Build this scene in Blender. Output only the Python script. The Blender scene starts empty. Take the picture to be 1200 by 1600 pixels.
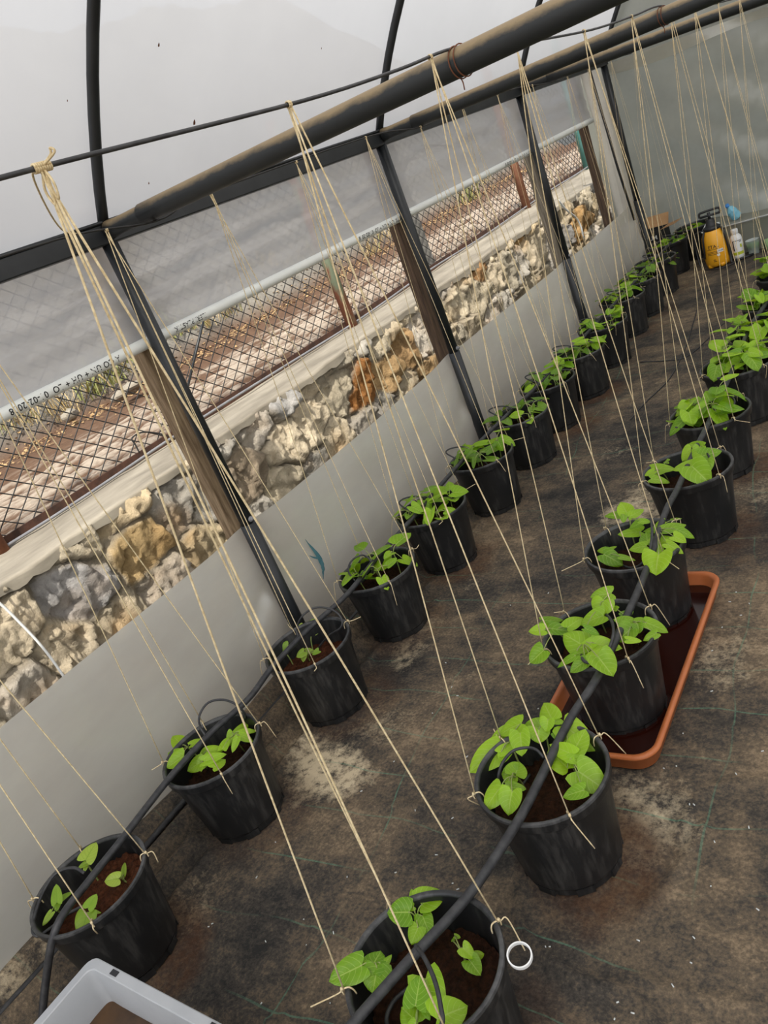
import bpy, math, random
import numpy as np
from mathutils import Vector
PI = math.pi
rnd = random.Random(7)
C = bpy.context.scene.collection
# ------------------------------------------------------------------ camera (solved from the photograph)
RM = np.array([[0.7883888458509062, 0.49796472863294927, -0.36121206620957336],
               [-0.07642596574826792, -0.5033357683062321, -0.8607044650186378],
               [-0.6104114182232508, 0.7061757807947596, -0.35876687015608216]])
FPX = 1249.2257710306856
CAM = np.array([2.05, 0.0, 1.47])

def ray(px): return RM.T @ np.array([px[0]-600.0, px[1]-800.0, FPX])
def on(px, ax, v):
    r = ray(px); return CAM + r*((v-CAM[ax])/r[ax])
def onp(px, q, n):
    r = ray(px); return CAM + r*(np.dot(np.array(q)-CAM, n)/np.dot(r, n))

# ------------------------------------------------------------------ numpy value noise
def vn(x, y, seed=0):
    x = np.asarray(x, float); y = np.asarray(y, float)
    xi = np.floor(x).astype(np.int64); yi = np.floor(y).astype(np.int64)
    fx = x-xi; fy = y-yi; fx = fx*fx*(3-2*fx); fy = fy*fy*(3-2*fy)
    def h(a, b):
        n = (a*374761393 + b*668265263 + seed*974634777) & 0xffffffff
        n = ((n ^ (n >> 13))*1274126177) & 0xffffffff
        return ((n ^ (n >> 16)) & 0xffff)/65535.0
    return (h(xi, yi)*(1-fx)+h(xi+1, yi)*fx)*(1-fy) + (h(xi, yi+1)*(1-fx)+h(xi+1, yi+1)*fx)*fy
def fbm(x, y, o=4, seed=0):
    s = 0; a = .5
    for i in range(o):
        s = s + a*(vn(x, y, seed+i*17)-.5); x = x*2.03; y = y*2.03; a *= .5
    return s*2

# ------------------------------------------------------------------ materials
def newmat(name):
    m = bpy.data.materials.new(name); m.use_nodes = True
    nt = m.node_tree; nt.nodes.clear()
    out = nt.nodes.new('ShaderNodeOutputMaterial')
    return m, nt, out
def N(nt, t, **kw):
    n = nt.nodes.new(t)
    for k, v in kw.items():
        if k.startswith('_'): setattr(n, k[1:], v)
        else: n.inputs[k.replace('__', ' ')].default_value = v
    return n
def L(nt, a, b): nt.links.new(a, b)
def ramp(nt, fac, stops):
    r = nt.nodes.new('ShaderNodeValToRGB'); L(nt, fac, r.inputs[0])
    e = r.color_ramp.elements
    while len(e) < len(stops): e.new(.5)
    for i, (p, c) in enumerate(stops):
        e[i].position = p; e[i].color = (*c, 1)
    return r.outputs[0]
def mixc(nt, fac, a, b, mode='MIX'):
    m = nt.nodes.new('ShaderNodeMix'); m.data_type = 'RGBA'; m.blend_type = mode
    for s, v in ((m.inputs[0], fac), (m.inputs[6], a), (m.inputs[7], b)):
        if isinstance(v, (int, float)): s.default_value = v
        elif isinstance(v, tuple): s.default_value = (*v, 1)
        else: L(nt, v, s)
    return m.outputs[2]
def math_(nt, op, a, b=0.0, c=None):
    m = nt.nodes.new('ShaderNodeMath'); m.operation = op
    for s, v in zip(m.inputs, (a, b, c if c is not None else 0.0)):
        if isinstance(v, (int, float)): s.default_value = v
        else: L(nt, v, s)
    return m.outputs[0]
def noise(nt, scale, detail=5, rough=.6, vec=None, dim='3D'):
    n = nt.nodes.new('ShaderNodeTexNoise'); n.inputs['Scale'].default_value = scale
    n.inputs['Detail'].default_value = detail; n.inputs['Roughness'].default_value = rough
    if vec is not None: L(nt, vec, n.inputs['Vector'])
    return n.outputs[0]
def objco(nt, scale=(1, 1, 1), kind='Object'):
    t = nt.nodes.new('ShaderNodeTexCoord'); mp = nt.nodes.new('ShaderNodeMapping')
    mp.inputs['Scale'].default_value = scale
    L(nt, t.outputs[kind], mp.inputs[0]); return mp.outputs[0]
def bump(nt, h, strength, dist, b):
    n = nt.nodes.new('ShaderNodeBump'); n.inputs['Strength'].default_value = strength
    n.inputs['Distance'].default_value = dist; L(nt, h, n.inputs['Height']); L(nt, n.outputs[0], b.inputs['Normal'])
def simple(name, c1, c2=None, scale=20, rough=.6, metal=0, bmp=0, stretch=(1, 1, 1), stops=(.35, .7), spec=.5):
    m, nt, out = newmat(name)
    b = N(nt, 'ShaderNodeBsdfPrincipled', Roughness=rough, Metallic=metal)
    b.inputs['Specular IOR Level'].default_value = spec
    L(nt, b.outputs[0], out.inputs[0])
    if c2 is None: c2 = tuple(x*1.25 for x in c1)
    n = noise(nt, scale, vec=objco(nt, stretch))
    L(nt, ramp(nt, n, [(stops[0], c1), (stops[1], c2)]), b.inputs['Base Color'])
    if bmp: bump(nt, n, bmp, .01, b)
    return m
def film(name, col, tr=.5, df=.3, transp=.12, gl=.08, spots=False, streak=(1, 1, 1), rough=.35, tint=None, var=.06):
    m, nt, out = newmat(name)
    co = objco(nt, streak)
    n = noise(nt, 3.0, 6, .6, co)
    c = ramp(nt, n, [(.3, tuple(x*(1-var) for x in col)), (.7, tuple(min(1, x*(1+var)) for x in col))])
    if spots:
        v = N(nt, 'ShaderNodeTexVoronoi', Scale=3.3); L(nt, objco(nt), v.inputs['Vector'])
        lt = math_(nt, 'LESS_THAN', v.outputs['Distance'], .040)
        c = mixc(nt, math_(nt, 'MULTIPLY', lt, .8), c, (.06, .06, .06))
    t = N(nt, 'ShaderNodeBsdfTranslucent'); L(nt, c, t.inputs[0])
    d = N(nt, 'ShaderNodeBsdfDiffuse'); L(nt, c, d.inputs[0])
    g = N(nt, 'ShaderNodeBsdfGlossy', Roughness=rough)
    g.inputs[0].default_value = (.9, .9, .9, 1)
    x = N(nt, 'ShaderNodeBsdfTransparent')
    def mx(f, a, b):
        s = nt.nodes.new('ShaderNodeMixShader'); s.inputs[0].default_value = f
        L(nt, a.outputs[0], s.inputs[1]); L(nt, b.outputs[0], s.inputs[2]); return s
    s1 = mx(df/(tr+df), t, d); s2 = mx(gl/(tr+df+gl), s1, g); s3 = mx(transp, s2, x)
    L(nt, s3.outputs[0], out.inputs[0])
    return m

M = {}
M['steel'] = simple('painted_steel', (.012, .014, .016), (.022, .025, .028), 8, .42, 0)
def mk_tie():
    m, nt, out = newmat('dusty_pipe')
    b = N(nt, 'ShaderNodeBsdfPrincipled', Roughness=.5); L(nt, b.outputs[0], out.inputs[0])
    g = nt.nodes.new('ShaderNodeNewGeometry'); sp = nt.nodes.new('ShaderNodeSeparateXYZ'); L(nt, g.outputs['Normal'], sp.inputs[0])
    n = noise(nt, 14, 6, .7, objco(nt, (.6, 1, 1)))
    up = math_(nt, 'ADD', sp.outputs[2], math_(nt, 'MULTIPLY', math_(nt, 'SUBTRACT', n, .5), 1.1))
    f = ramp(nt, up, [(.25, (0, 0, 0)), (.75, (1, 1, 1))])
    c = mixc(nt, f, (.022, .025, .027), (.30, .22, .12))
    L(nt, c, b.inputs['Base Color']); return m
M['tie'] = mk_tie()                       # settled dust lies on the upper side of the pipes
M['roof'] = film('roof_film', (.62, .615, .61), .60, .22, .05, .05, spots=True, var=.025)
M['curtain'] = film('curtain_film', (.60, .60, .60), .46, .34, .15, .12, streak=(1, .35, 2.2), rough=.3, var=.10)
M['skirt'] = film('skirt_film', (.94, .895, .80), .56, .30, .06, .14, streak=(1, .5, 1.5), rough=.24, var=.10)
M['end'] = film('end_film', (.40, .40, .335), .50, .40, .0, .10, streak=(1, 1, 1), rough=.35, var=.12)
def mk_pot():
    m, nt, out = newmat('pot_plastic')
    b = N(nt, 'ShaderNodeBsdfPrincipled', Roughness=.42); L(nt, b.outputs[0], out.inputs[0])
    n = noise(nt, 9, 7, .65, objco(nt, (1, 1, .45))); n2 = noise(nt, 60, 3, .6, objco(nt, (1, 1, .15)))
    f = math_(nt, 'MULTIPLY', n, n2)
    c = ramp(nt, f, [(.25, (.010, .0105, .011)), (.42, (.045, .043, .040))])
    sz = nt.nodes.new('ShaderNodeSeparateXYZ'); L(nt, objco(nt), sz.inputs[0])
    rim_hilite = math_(nt, 'MULTIPLY', math_(nt, 'GREATER_THAN', sz.outputs[2], .246), ramp(nt, math_(nt, 'ADD', math_(nt, 'MULTIPLY', n, .7), math_(nt, 'MULTIPLY', n2, .3)), [(.42, (.15, .15, .15)), (.62, (.9, .9, .9))]))
    c = mixc(nt, rim_hilite, c, (.095, .095, .095)); L(nt, c, b.inputs['Base Color'])  # lighter rim top: a highlight painted into the plastic colour
    L(nt, ramp(nt, n, [(.3, (.32, .32, .32)), (.7, (.6, .6, .6))]), b.inputs['Roughness'])
    return m
M['pot'] = mk_pot()
M['soil'] = simple('lit_coco_soil', (.025, .009, .004), (.11, .036, .015), 90, .95, 0, .8, stops=(.3, .72), spec=.15)  # lighter copy: light falling on the soil is put into its colour
M['shadesoil'] = simple('shaded_soil', (.010, .005, .003), (.050, .019, .009), 90, .95, 0, .8, stops=(.3, .75), spec=.15)  # darker copy of the same soil, shade put into the colour
M['hose'] = simple('hose_rubber', (.020, .020, .022), (.06, .06, .06), 40, .5, stops=(.4, .8))
M['twine'] = simple('jute_twine', (.58, .45, .25), (.88, .74, .47), 120, .9)
M['wood'] = simple('weathered_wood', (.13, .082, .042), (.36, .26, .155), 14, .85, 0, .3, (6, 6, .5))
M['greywood'] = simple('grey_wood', (.13, .105, .075), (.28, .24, .18), 14, .85, 0, .3, (6, 6, .5))
M['pvc'] = simple('white_pvc', (.82, .84, .80), (.88, .90, .85), 6, .35)
M['ink'] = simple('black_ink', (.01, .01, .01), rough=.6)
M['rust'] = simple('rusty_steel', (.10, .035, .018), (.22, .085, .04), 18, .85, 0, .3)
M['darkrust'] = simple('dark_rust', (.035, .016, .010), (.10, .042, .024), 18, .85, 0, .3)
M['rustpost'] = simple('rust_orange', (.20, .08, .045), (.32, .15, .085), 14, .85, 0, .3)
M['darkwood'] = simple('dark_wood', (.045, .026, .015), (.13, .08, .045), 14, .85, 0, .3, (6, 6, .5))
M['rustgreen'] = simple('rusty_green_paint', (.24, .09, .05), (.20, .24, .16), 9, .8, 0, .2, (1, 1, .4), (.45, .55))
M['turq'] = simple('turquoise_paint', (.07, .22, .20), (.16, .36, .33), 10, .6, 0, .1, (1, 1, .5))
M['wire'] = simple('fence_wire', (.012, .012, .012), (.03, .028, .026), 30, .6)
M['cable'] = simple('grey_cable', (.18, .18, .19), (.26, .26, .27), 10, .5)
M['white'] = simple('white_plastic', (.75, .75, .73), (.82, .82, .80), 10, .4)
M['leafy'] = None
def mk_leaf(name, c1, c2, vein):
    m, nt, out = newmat(name)
    uv = nt.nodes.new('ShaderNodeUVMap'); sp = nt.nodes.new('ShaderNodeSeparateXYZ'); L(nt, uv.outputs[0], sp.inputs[0])
    u = math_(nt, 'ABSOLUTE', math_(nt, 'SUBTRACT', math_(nt, 'MULTIPLY', math_(nt, 'FRACT', sp.outputs[1]), 2.0), 1.0))
    mid = math_(nt, 'LESS_THAN', u, .045)
    w = math_(nt, 'PINGPONG', math_(nt, 'SUBTRACT', math_(nt, 'MULTIPLY', sp.outputs[0], 1.0), math_(nt, 'MULTIPLY', u, .38)), .085)
    side = math_(nt, 'LESS_THAN', w, .010)
    vf = math_(nt, 'MAXIMUM', mid, math_(nt, 'MULTIPLY', side, .75))
    n = noise(nt, 30, 4, .6, objco(nt))
    tn = math_(nt, 'MULTIPLY', math_(nt, 'FLOOR', sp.outputs[1]), .075)
    base = ramp(nt, math_(nt, 'ADD', math_(nt, 'MULTIPLY', n, .55), tn), [(.2, c1), (.9, c2)])
    col = mixc(nt, math_(nt, 'MULTIPLY', vf, .65), base, vein)
    b = N(nt, 'ShaderNodeBsdfPrincipled', Roughness=.36); L(nt, col, b.inputs['Base Color'])
    bump(nt, math_(nt, 'SUBTRACT', n, math_(nt, 'MULTIPLY', vf, .5)), .6, .005, b)
    t = N(nt, 'ShaderNodeBsdfTranslucent'); L(nt, mixc(nt, .5, col, (.46, .60, .02)), t.inputs[0])
    s = nt.nodes.new('ShaderNodeMixShader'); s.inputs[0].default_value = .42
    L(nt, b.outputs[0], s.inputs[1]); L(nt, t.outputs[0], s.inputs[2]); L(nt, s.outputs[0], out.inputs[0])
    return m
M['leaf'] = mk_leaf('bean_leaf', (.14, .33, .006), (.40, .66, .022), (.54, .72, .14))
M['leafyellow'] = mk_leaf('young_bean_leaf', (.26, .46, .03), (.48, .64, .08), (.20, .40, .03))
M['leafdark'] = mk_leaf('mature_bean_leaf', (.11, .25, .016), (.20, .37, .030), (.32, .45, .10))
M['stem'] = simple('bean_stem', (.22, .30, .07), (.34, .36, .12), 30, .6)
M['terracotta'] = simple('orange_plastic', (.42, .12, .035), (.50, .155, .05), 7, .45)
M['greyplastic'] = simple('grey_plastic', (.36, .37, .38), (.44, .45, .455), 5, .5)
M['bronze'] = simple('muddy_residue', (.035, .018, .008), (.14, .07, .025), 9, .35)
M['board'] = simple('cardboard', (.36, .20, .09), (.44, .26, .12), 10, .85)
M['boxprint'] = simple('printed_black_board', (.012, .012, .013), rough=.5)
M['yellow'] = simple('yellow_plastic', (.80, .36, .012), (.86, .42, .02), 5, .35)
M['blackp'] = simple('black_plastic', (.012, .012, .013), rough=.45)
M['limelabel'] = simple('lime_label', (.45, .50, .03), rough=.5)
M['greylabel'] = simple('grey_label', (.6, .62, .6), rough=.5)
M['greenroll'] = simple('green_plastic', (.30, .45, .20), (.38, .52, .26), 10, .5)
M['greenliquid'] = simple('green_paste', (.22, .45, .10), rough=.5)
def mk_clear(name, col, f):
    m, nt, out = newmat(name)
    g = N(nt, 'ShaderNodeBsdfPrincipled', Roughness=.12); g.inputs['Base Color'].default_value = (*col, 1)
    x = N(nt, 'ShaderNodeBsdfTransparent'); x.inputs[0].default_value = (*[min(1, c*.5+.5) for c in col], 1)
    s = nt.nodes.new('ShaderNodeMixShader'); s.inputs[0].default_value = f
    L(nt, g.outputs[0], s.inputs[1]); L(nt, x.outputs[0], s.inputs[2]); L(nt, s.outputs[0], out.inputs[0]); return m
M['clear'] = mk_clear('clear_plastic', (.7, .75, .72), .55)
M['blue'] = mk_clear('blue_clear_plastic', (.30, .68, .85), .35)
M['bluecap'] = simple('blue_cap', (.05, .22, .55), rough=.4)
M['teal'] = simple('teal_smear', (.05, .16, .19), (.10, .22, .25), 30, .5)
m_, nt_, out_ = newmat('dark_water')
b_ = N(nt_, 'ShaderNodeBsdfPrincipled', Roughness=.10); b_.inputs['Base Color'].default_value = (.022, .004, .002, 1)
L(nt_, b_.outputs[0], out_.inputs[0]); M['water'] = m_

def mk_floor():
    m, nt, out = newmat('woven_ground_fabric')
    co = objco(nt); b = N(nt, 'ShaderNodeBsdfPrincipled', Roughness=.9); b.inputs['Specular IOR Level'].default_value = .25
    L(nt, b.outputs[0], out.inputs[0])
    n1 = noise(nt, 2.2, 8, .66, co); n2 = noise(nt, 13, 8, .72, co); n3 = noise(nt, 110, 3, .7, co)
    ns = noise(nt, 5, 6, .7, objco(nt, (1, 5, 1)))
    f = math_(nt, 'ADD', math_(nt, 'MULTIPLY', math_(nt, 'ADD', n1, math_(nt, 'MULTIPLY', math_(nt, 'SUBTRACT', n1, .5), .8)), .55), math_(nt, 'ADD', math_(nt, 'MULTIPLY', n2, .35), math_(nt, 'MULTIPLY', ns, .2)))
    f = math_(nt, 'ADD', f, math_(nt, 'MULTIPLY', math_(nt, 'SUBTRACT', n3, .5), .45))
    c = ramp(nt, f, [(.38, (.024, .023, .021)), (.50, (.062, .053, .043)), (.62, (.140, .106, .070)), (.76, (.28, .205, .13))])
    a = N(nt, 'ShaderNodeAttribute', _attribute_name='stain_sun'); sp = nt.nodes.new('ShaderNodeSeparateColor'); L(nt, a.outputs[0], sp.inputs[0])
    n4 = noise(nt, 34, 6, .75, co)
    dust_sun = math_(nt, 'MULTIPLY', sp.outputs[0], math_(nt, 'MULTIPLY', math_(nt, 'ADD', n2, math_(nt, 'SUBTRACT', math_(nt, 'MULTIPLY', n4, 2.4), 1.2)), 1.9))
    dust_sun = ramp(nt, math_(nt, 'ADD', dust_sun, math_(nt, 'MULTIPLY', math_(nt, 'SUBTRACT', n3, .5), .5)), [(.22, (0, 0, 0)), (1.0, (1, 1, 1))])
    c = mixc(nt, math_(nt, 'MULTIPLY', dust_sun, .85), c, (.62, .51, .34))  # pale channel: dust together with sunlit spots painted on the cloth
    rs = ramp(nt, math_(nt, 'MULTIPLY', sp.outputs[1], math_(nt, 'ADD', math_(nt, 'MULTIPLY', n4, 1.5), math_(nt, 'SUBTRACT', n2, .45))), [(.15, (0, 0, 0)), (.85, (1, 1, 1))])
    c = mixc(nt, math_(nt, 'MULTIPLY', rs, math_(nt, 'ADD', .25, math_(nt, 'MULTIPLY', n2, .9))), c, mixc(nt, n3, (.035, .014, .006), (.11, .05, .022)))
    # green marker threads woven into the cloth
    g = nt.nodes.new('ShaderNodeSeparateXYZ'); L(nt, co, g.inputs[0])
    wob = math_(nt, 'MULTIPLY', math_(nt, 'SUBTRACT', noise(nt, 1.6, 2, .5, co), .5), .16)
    yy = math_(nt, 'ADD', g.outputs[1], math_(nt, 'SUBTRACT', wob, .0))
    py = math_(nt, 'PINGPONG', math_(nt, 'ADD', yy, -.062), .085)
    ly = math_(nt, 'LESS_THAN', py, .0022)
    xx = math_(nt, 'ADD', g.outputs[0], math_(nt, 'ADD', wob, math_(nt, 'MULTIPLY', g.outputs[1], .10)))
    px = math_(nt, 'PINGPONG', math_(nt, 'ADD', xx, -.78), .42)
    lx = math_(nt, 'LESS_THAN', px, .0022)
    gate = ramp(nt, noise(nt, 2.6, 3, .6, co), [(.44, (0, 0, 0)), (.60, (1, 1, 1))])
    gl = math_(nt, 'MULTIPLY', math_(nt, 'MAXIMUM', math_(nt, 'MULTIPLY', ly, gate), math_(nt, 'MULTIPLY', lx, gate)), math_(nt, 'MULTIPLY', n3, .8))
    c = mixc(nt, gl, c, (.10, .26, .17))
    L(nt, c, b.inputs['Base Color'])
    h = math_(nt, 'ADD', math_(nt, 'MULTIPLY', n3, .3), n2)
    bump(nt, h, .55, .012, b)
    return m
M['floor'] = mk_floor()
def mk_attr(name, rough=.9, fine=60, amt=.5, bm=.6):
    m, nt, out = newmat(name)
    b = N(nt, 'ShaderNodeBsdfPrincipled', Roughness=rough); b.inputs['Specular IOR Level'].default_value = .2
    L(nt, b.outputs[0], out.inputs[0])
    a = N(nt, 'ShaderNodeAttribute', _attribute_name='tone'); co = objco(nt)
    n = noise(nt, fine, 8, .7, co); n2 = noise(nt, fine*.22, 6, .65, co)
    k = math_(nt, 'ADD', math_(nt, 'MULTIPLY', n, .55), math_(nt, 'MULTIPLY', n2, .75))
    v = ramp(nt, k, [(.40, (1-amt, 1-amt, 1-amt)), (.85, (1+amt*.35,)*3)])
    L(nt, mixc(nt, 1.0, a.outputs[0], v, 'MULTIPLY'), b.inputs['Base Color'])
    bump(nt, n, bm, .02, b); return m
M['stone'] = mk_attr('rubble_stone', .9, 45, .45, .8)
M['dirt'] = mk_attr('brown_dirt', .95, 40, .35, .6)
M['cap'] = simple('concrete_cap', (.19, .165, .125), (.36, .32, .25), 9, .9, 0, .5, (1, .25, 1))
M['concrete'] = simple('grey_concrete', (.20, .19, .17), (.32, .31, .28), 12, .9, 0, .4)
M['weed'] = simple('weed_green', (.15, .17, .045), (.30, .30, .10), 20, .7)
M['straw'] = simple('dry_straw', (.36, .26, .11), (.50, .38, .18), 20, .8)
M['litter'] = simple('dry_leaves', (.26, .15, .06), (.46, .32, .15), 20, .8)

# ------------------------------------------------------------------ mesh builder
class MB:
    def __init__(s): s.v = []; s.f = []; s.uv = {}; s.mi = []
    def add(s, vs, fs, mi=0, uvs=None):
        o = len(s.v); s.v += [tuple(map(float, p)) for p in vs]
        for f in fs: s.f.append(tuple(i+o for i in f)); s.mi.append(mi)
        if uvs is not None:
            for i, u in enumerate(uvs): s.uv[o+i] = u
    def box(s, a, b, mi=0):
        (x0, y0, z0), (x1, y1, z1) = a, b
        s.add([(x0, y0, z0), (x1, y0, z0), (x1, y1, z0), (x0, y1, z0), (x0, y0, z1), (x1, y0, z1), (x1, y1, z1), (x0, y1, z1)],
              [(0, 3, 2, 1), (4, 5, 6, 7), (0, 1, 5, 4), (1, 2, 6, 5), (2, 3, 7, 6), (3, 0, 4, 7)], mi)
    def obox(s, c, ax, ay, az, mi=0):
        c, ax, ay, az = map(np.array, (c, ax, ay, az)); v = []
        for k in (-1, 1):
            for (i, j) in ((-1, -1), (1, -1), (1, 1), (-1, 1)): v.append(c+i*ax+j*ay+k*az)
        s.add(v, [(0, 3, 2, 1), (4, 5, 6, 7), (0, 1, 5, 4), (1, 2, 6, 5), (2, 3, 7, 6), (3, 0, 4, 7)], mi)
    def tube(s, pts, r, n=8, cap=True, mi=0):
        P = [np.array(p, float) for p in pts]; m = len(P)
        rr = r if hasattr(r, '__len__') else [r]*m
        up = None; vs = []
        for i in range(m):
            t = P[min(i+1, m-1)]-P[max(i-1, 0)]; t = t/(np.linalg.norm(t)+1e-12)
            if up is None: up = np.array([0, 0, 1.]) if abs(t[2]) < .9 else np.array([1., 0, 0])
            a = up-t*np.dot(up, t); a /= np.linalg.norm(a)+1e-12; up = a; b = np.cross(t, a)
            for k in range(n):
                th = 2*PI*k/n; vs.append(P[i]+rr[i]*(math.cos(th)*a+math.sin(th)*b))
        fs = [(i*n+k, i*n+(k+1) % n, (i+1)*n+(k+1) % n, (i+1)*n+k) for i in range(m-1) for k in range(n)]
        if cap: fs += [tuple(range(n-1, -1, -1)), tuple((m-1)*n+k for k in range(n))]
        s.add(vs, fs, mi)
    def lathe(s, prof, n=32, c=(0, 0, 0), mi=0, closed=False):
        vs = [(c[0]+r*math.cos(2*PI*k/n), c[1]+r*math.sin(2*PI*k/n), c[2]+z) for r, z in prof for k in range(n)]
        m = len(prof); fs = []
        for i in range(m-1 if not closed else m):
            j = (i+1) % m
            for k in range(n): fs.append((i*n+k, i*n+(k+1) % n, j*n+(k+1) % n, j*n+k))
        s.add(vs, fs, mi)
    def grid(s, X, Y, Z, mi=0, flip=False):
        a, b = X.shape; vs = np.stack([X, Y, Z], -1).reshape(-1, 3)
        fs = [(i*b+j, i*b+j+1, (i+1)*b+j+1, (i+1)*b+j) for i in range(a-1) for j in range(b-1)]
        if flip: fs = [f[::-1] for f in fs]
        s.add(vs, fs, mi)
    def build(s, name, mats, parent=None, smooth=True, origin=None, solid=0):
        me = bpy.data.meshes.new(name)
        v = s.v
        if origin is not None: v = [(p[0]-origin[0], p[1]-origin[1], p[2]-origin[2]) for p in v]
        me.from_pydata(v, [], s.f)
        if s.uv:
            ul = me.uv_layers.new(name='UVMap')
            li = np.empty(len(me.loops), np.int32); me.loops.foreach_get('vertex_index', li)
            ul.data.foreach_set('uv', np.array([s.uv.get(int(i), (0, 0)) for i in li], np.float32).ravel())
        for m in (mats if isinstance(mats, (list, tuple)) else [mats]): me.materials.append(m)
        me.polygons.foreach_set('material_index', s.mi)
        if smooth: me.polygons.foreach_set('use_smooth', [True]*len(me.polygons))
        me.update()
        o = bpy.data.objects.new(name, me); C.objects.link(o)
        if parent is not None: o.parent = parent
        if origin is not None: o.location = origin
        if solid:
            md = o.modifiers.new('thickness', 'SOLIDIFY'); md.thickness = solid
        return o
def sharp(o, ang=35):
    me = o.data
    try: me.set_sharp_from_angle(angle=math.radians(ang))
    except Exception: pass
    return o
def bevel(o, w, seg=2):
    md = o.modifiers.new('bevel', 'BEVEL'); md.width = w; md.segments = seg; md.limit_method = 'ANGLE'; return sharp(o)
def attr_colors(o, cols, name='tone'):
    a = o.data.color_attributes.new(name, 'FLOAT_COLOR', 'POINT')
    c = np.ones((len(cols), 4), np.float32); c[:, :3] = cols; a.data.foreach_set('color', c.ravel())
def tag(o, label, cat, group=None):
    o['label'] = label; o['category'] = cat
    if group: o['group'] = group
    return o
def struct(o, label=None, cat=None):
    o['kind'] = 'structure'
    if label: o['label'] = label
    if cat: o['category'] = cat
    return o
def empty(name, loc, label, cat, group=None):
    o = bpy.data.objects.new(name, None); C.objects.link(o); o.location = loc; o.empty_display_size = .05
    return tag(o, label, cat, group)
def adopt(ch, par):
    """part meshes are built in world space; keep them there under their thing"""
    ch.parent = par; ch.matrix_parent_inverse = __import__('mathutils').Matrix.Translation(par.location).inverted(); return ch
def part(mb, name, mat, par, **kw):
    o = mb.build(name, mat, None, **kw)
    return adopt(o, par)
def catmull(P, n=8):
    P = [np.array(p, float) for p in P]; Q = [2*P[0]-P[1]]+P+[2*P[-1]-P[-2]]; out = []
    for i in range(1, len(Q)-2):
        for k in range(n):
            t = k/n
            out.append(.5*((2*Q[i])+(-Q[i-1]+Q[i+1])*t+(2*Q[i-1]-5*Q[i]+4*Q[i+1]-Q[i+2])*t*t+(-Q[i-1]+3*Q[i]-3*Q[i+1]+Q[i+2])*t**3))
    out.append(P[-1]); return out
def text_mesh(txt, size, spacing=1.0):
    cu = bpy.data.curves.new('t', 'FONT'); cu.body = txt; cu.size = size; cu.space_character = spacing; cu.offset = size*.012
    ob = bpy.data.objects.new('t', cu); C.objects.link(ob)
    dg = bpy.context.evaluated_depsgraph_get(); me = bpy.data.meshes.new_from_object(ob.evaluated_get(dg))
    vs = [tuple(v.co) for v in me.vertices]; fs = [tuple(p.vertices) for p in me.polygons]
    bpy.data.objects.remove(ob); bpy.data.curves.remove(cu); bpy.data.meshes.remove(me)
    return vs, fs
ORD = ['first', 'second', 'third', 'fourth', 'fifth', 'sixth', 'seventh', 'eighth', 'ninth', 'tenth', 'eleventh', 'twelfth', 'thirteenth', 'fourteenth', 'fifteenth']

# ------------------------------------------------------------------ key dimensions (metres)
POSTY = [1.688+1.6257*k for k in range(-2, 4)]           # frames along the tunnel; last one is the end frame
HE, HR, HL = 1.634, 1.291, .60
RC, RZ, RR = 2.0, .514, 2.29                              # roof arc centre (x,z) and radius
POT_H, POT_R = .2524, .15
LEFT = [(.22, .564), (.22, 1.024), (.223, 1.504), (.225, 1.949), (.22, 2.394), (.231, 2.861), (.234, 3.308), (.22, 3.722), (.247, 4.135),
        (.240, 4.603), (.200, 5.147), (.206, 5.539), (.191, 6.016), (.150, 6.560), (.27, 6.93)]
RIGHT = [(1.18, .632), (1.222, 1.103), (1.204, 1.577), (1.172, 2.011), (1.213, 2.508), (1.192, 2.977), (1.203, 3.471), (1.232, 3.852),
         (1.231, 4.301), (1.215, 4.802)]
YN, YF = -1.64, 6.60

# ------------------------------------------------------------------ floor
gx = np.concatenate([np.arange(-.06, .40, .01), np.arange(.40, 1.8, .012), np.arange(1.8, 4.04, .04)]); gy = np.arange(-1.7, 7.42, .014)
GX, GY = np.meshgrid(gx, gy, indexing='ij')
GZ = .006*fbm(GX*2.3, GY*2.3, 4, 3) + .004*fbm(GX*9, GY*3, 3, 9)
rid = np.zeros_like(GX)
for cx, w, h, sd in ((-.025, .030, .030, 1), (.055, .028, .036, 2), (.130, .026, .034, 3), (.205, .022, .018, 4)):
    c = cx + .02*(vn(GY*1.7, GY*0, sd)-.5)
    rid = np.maximum(rid, h*np.clip(1-((GX-c)/w)**2, 0, 1)**.7*(.7+.5*vn(GY*2.1, GX*0, sd+5)))
rid = rid*np.clip((4.6-GY)/2.5, .2, 1)+.072*np.clip((.17-GX)/.22, 0, 1)**1.3*np.clip((7.0-GY)/4.5, .1, 1)
wr = np.abs(fbm(GX*1.5+3, GY*1.5, 3, 21)); wr = np.exp(-(wr/.016)**2)*.013*np.clip(GX-.45, 0, .3)/.3
GZ = GZ + rid + wr - .006
def crease(pxs, h=.009, w=.010):
    P_ = catmull([on(q, 2, 0) for q in pxs], 6); d = np.full(GX.shape, 9.)
    for a, b in zip(P_[:-1], P_[1:]):
        ab = (b-a)[:2]; t = np.clip(((GX-a[0])*ab[0]+(GY-a[1])*ab[1])/(ab@ab+1e-9), 0, 1); d = np.minimum(d, np.hypot(GX-a[0]-t*ab[0], GY-a[1]-t*ab[1]))
    return h*np.exp(-(d/w)**2)
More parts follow.
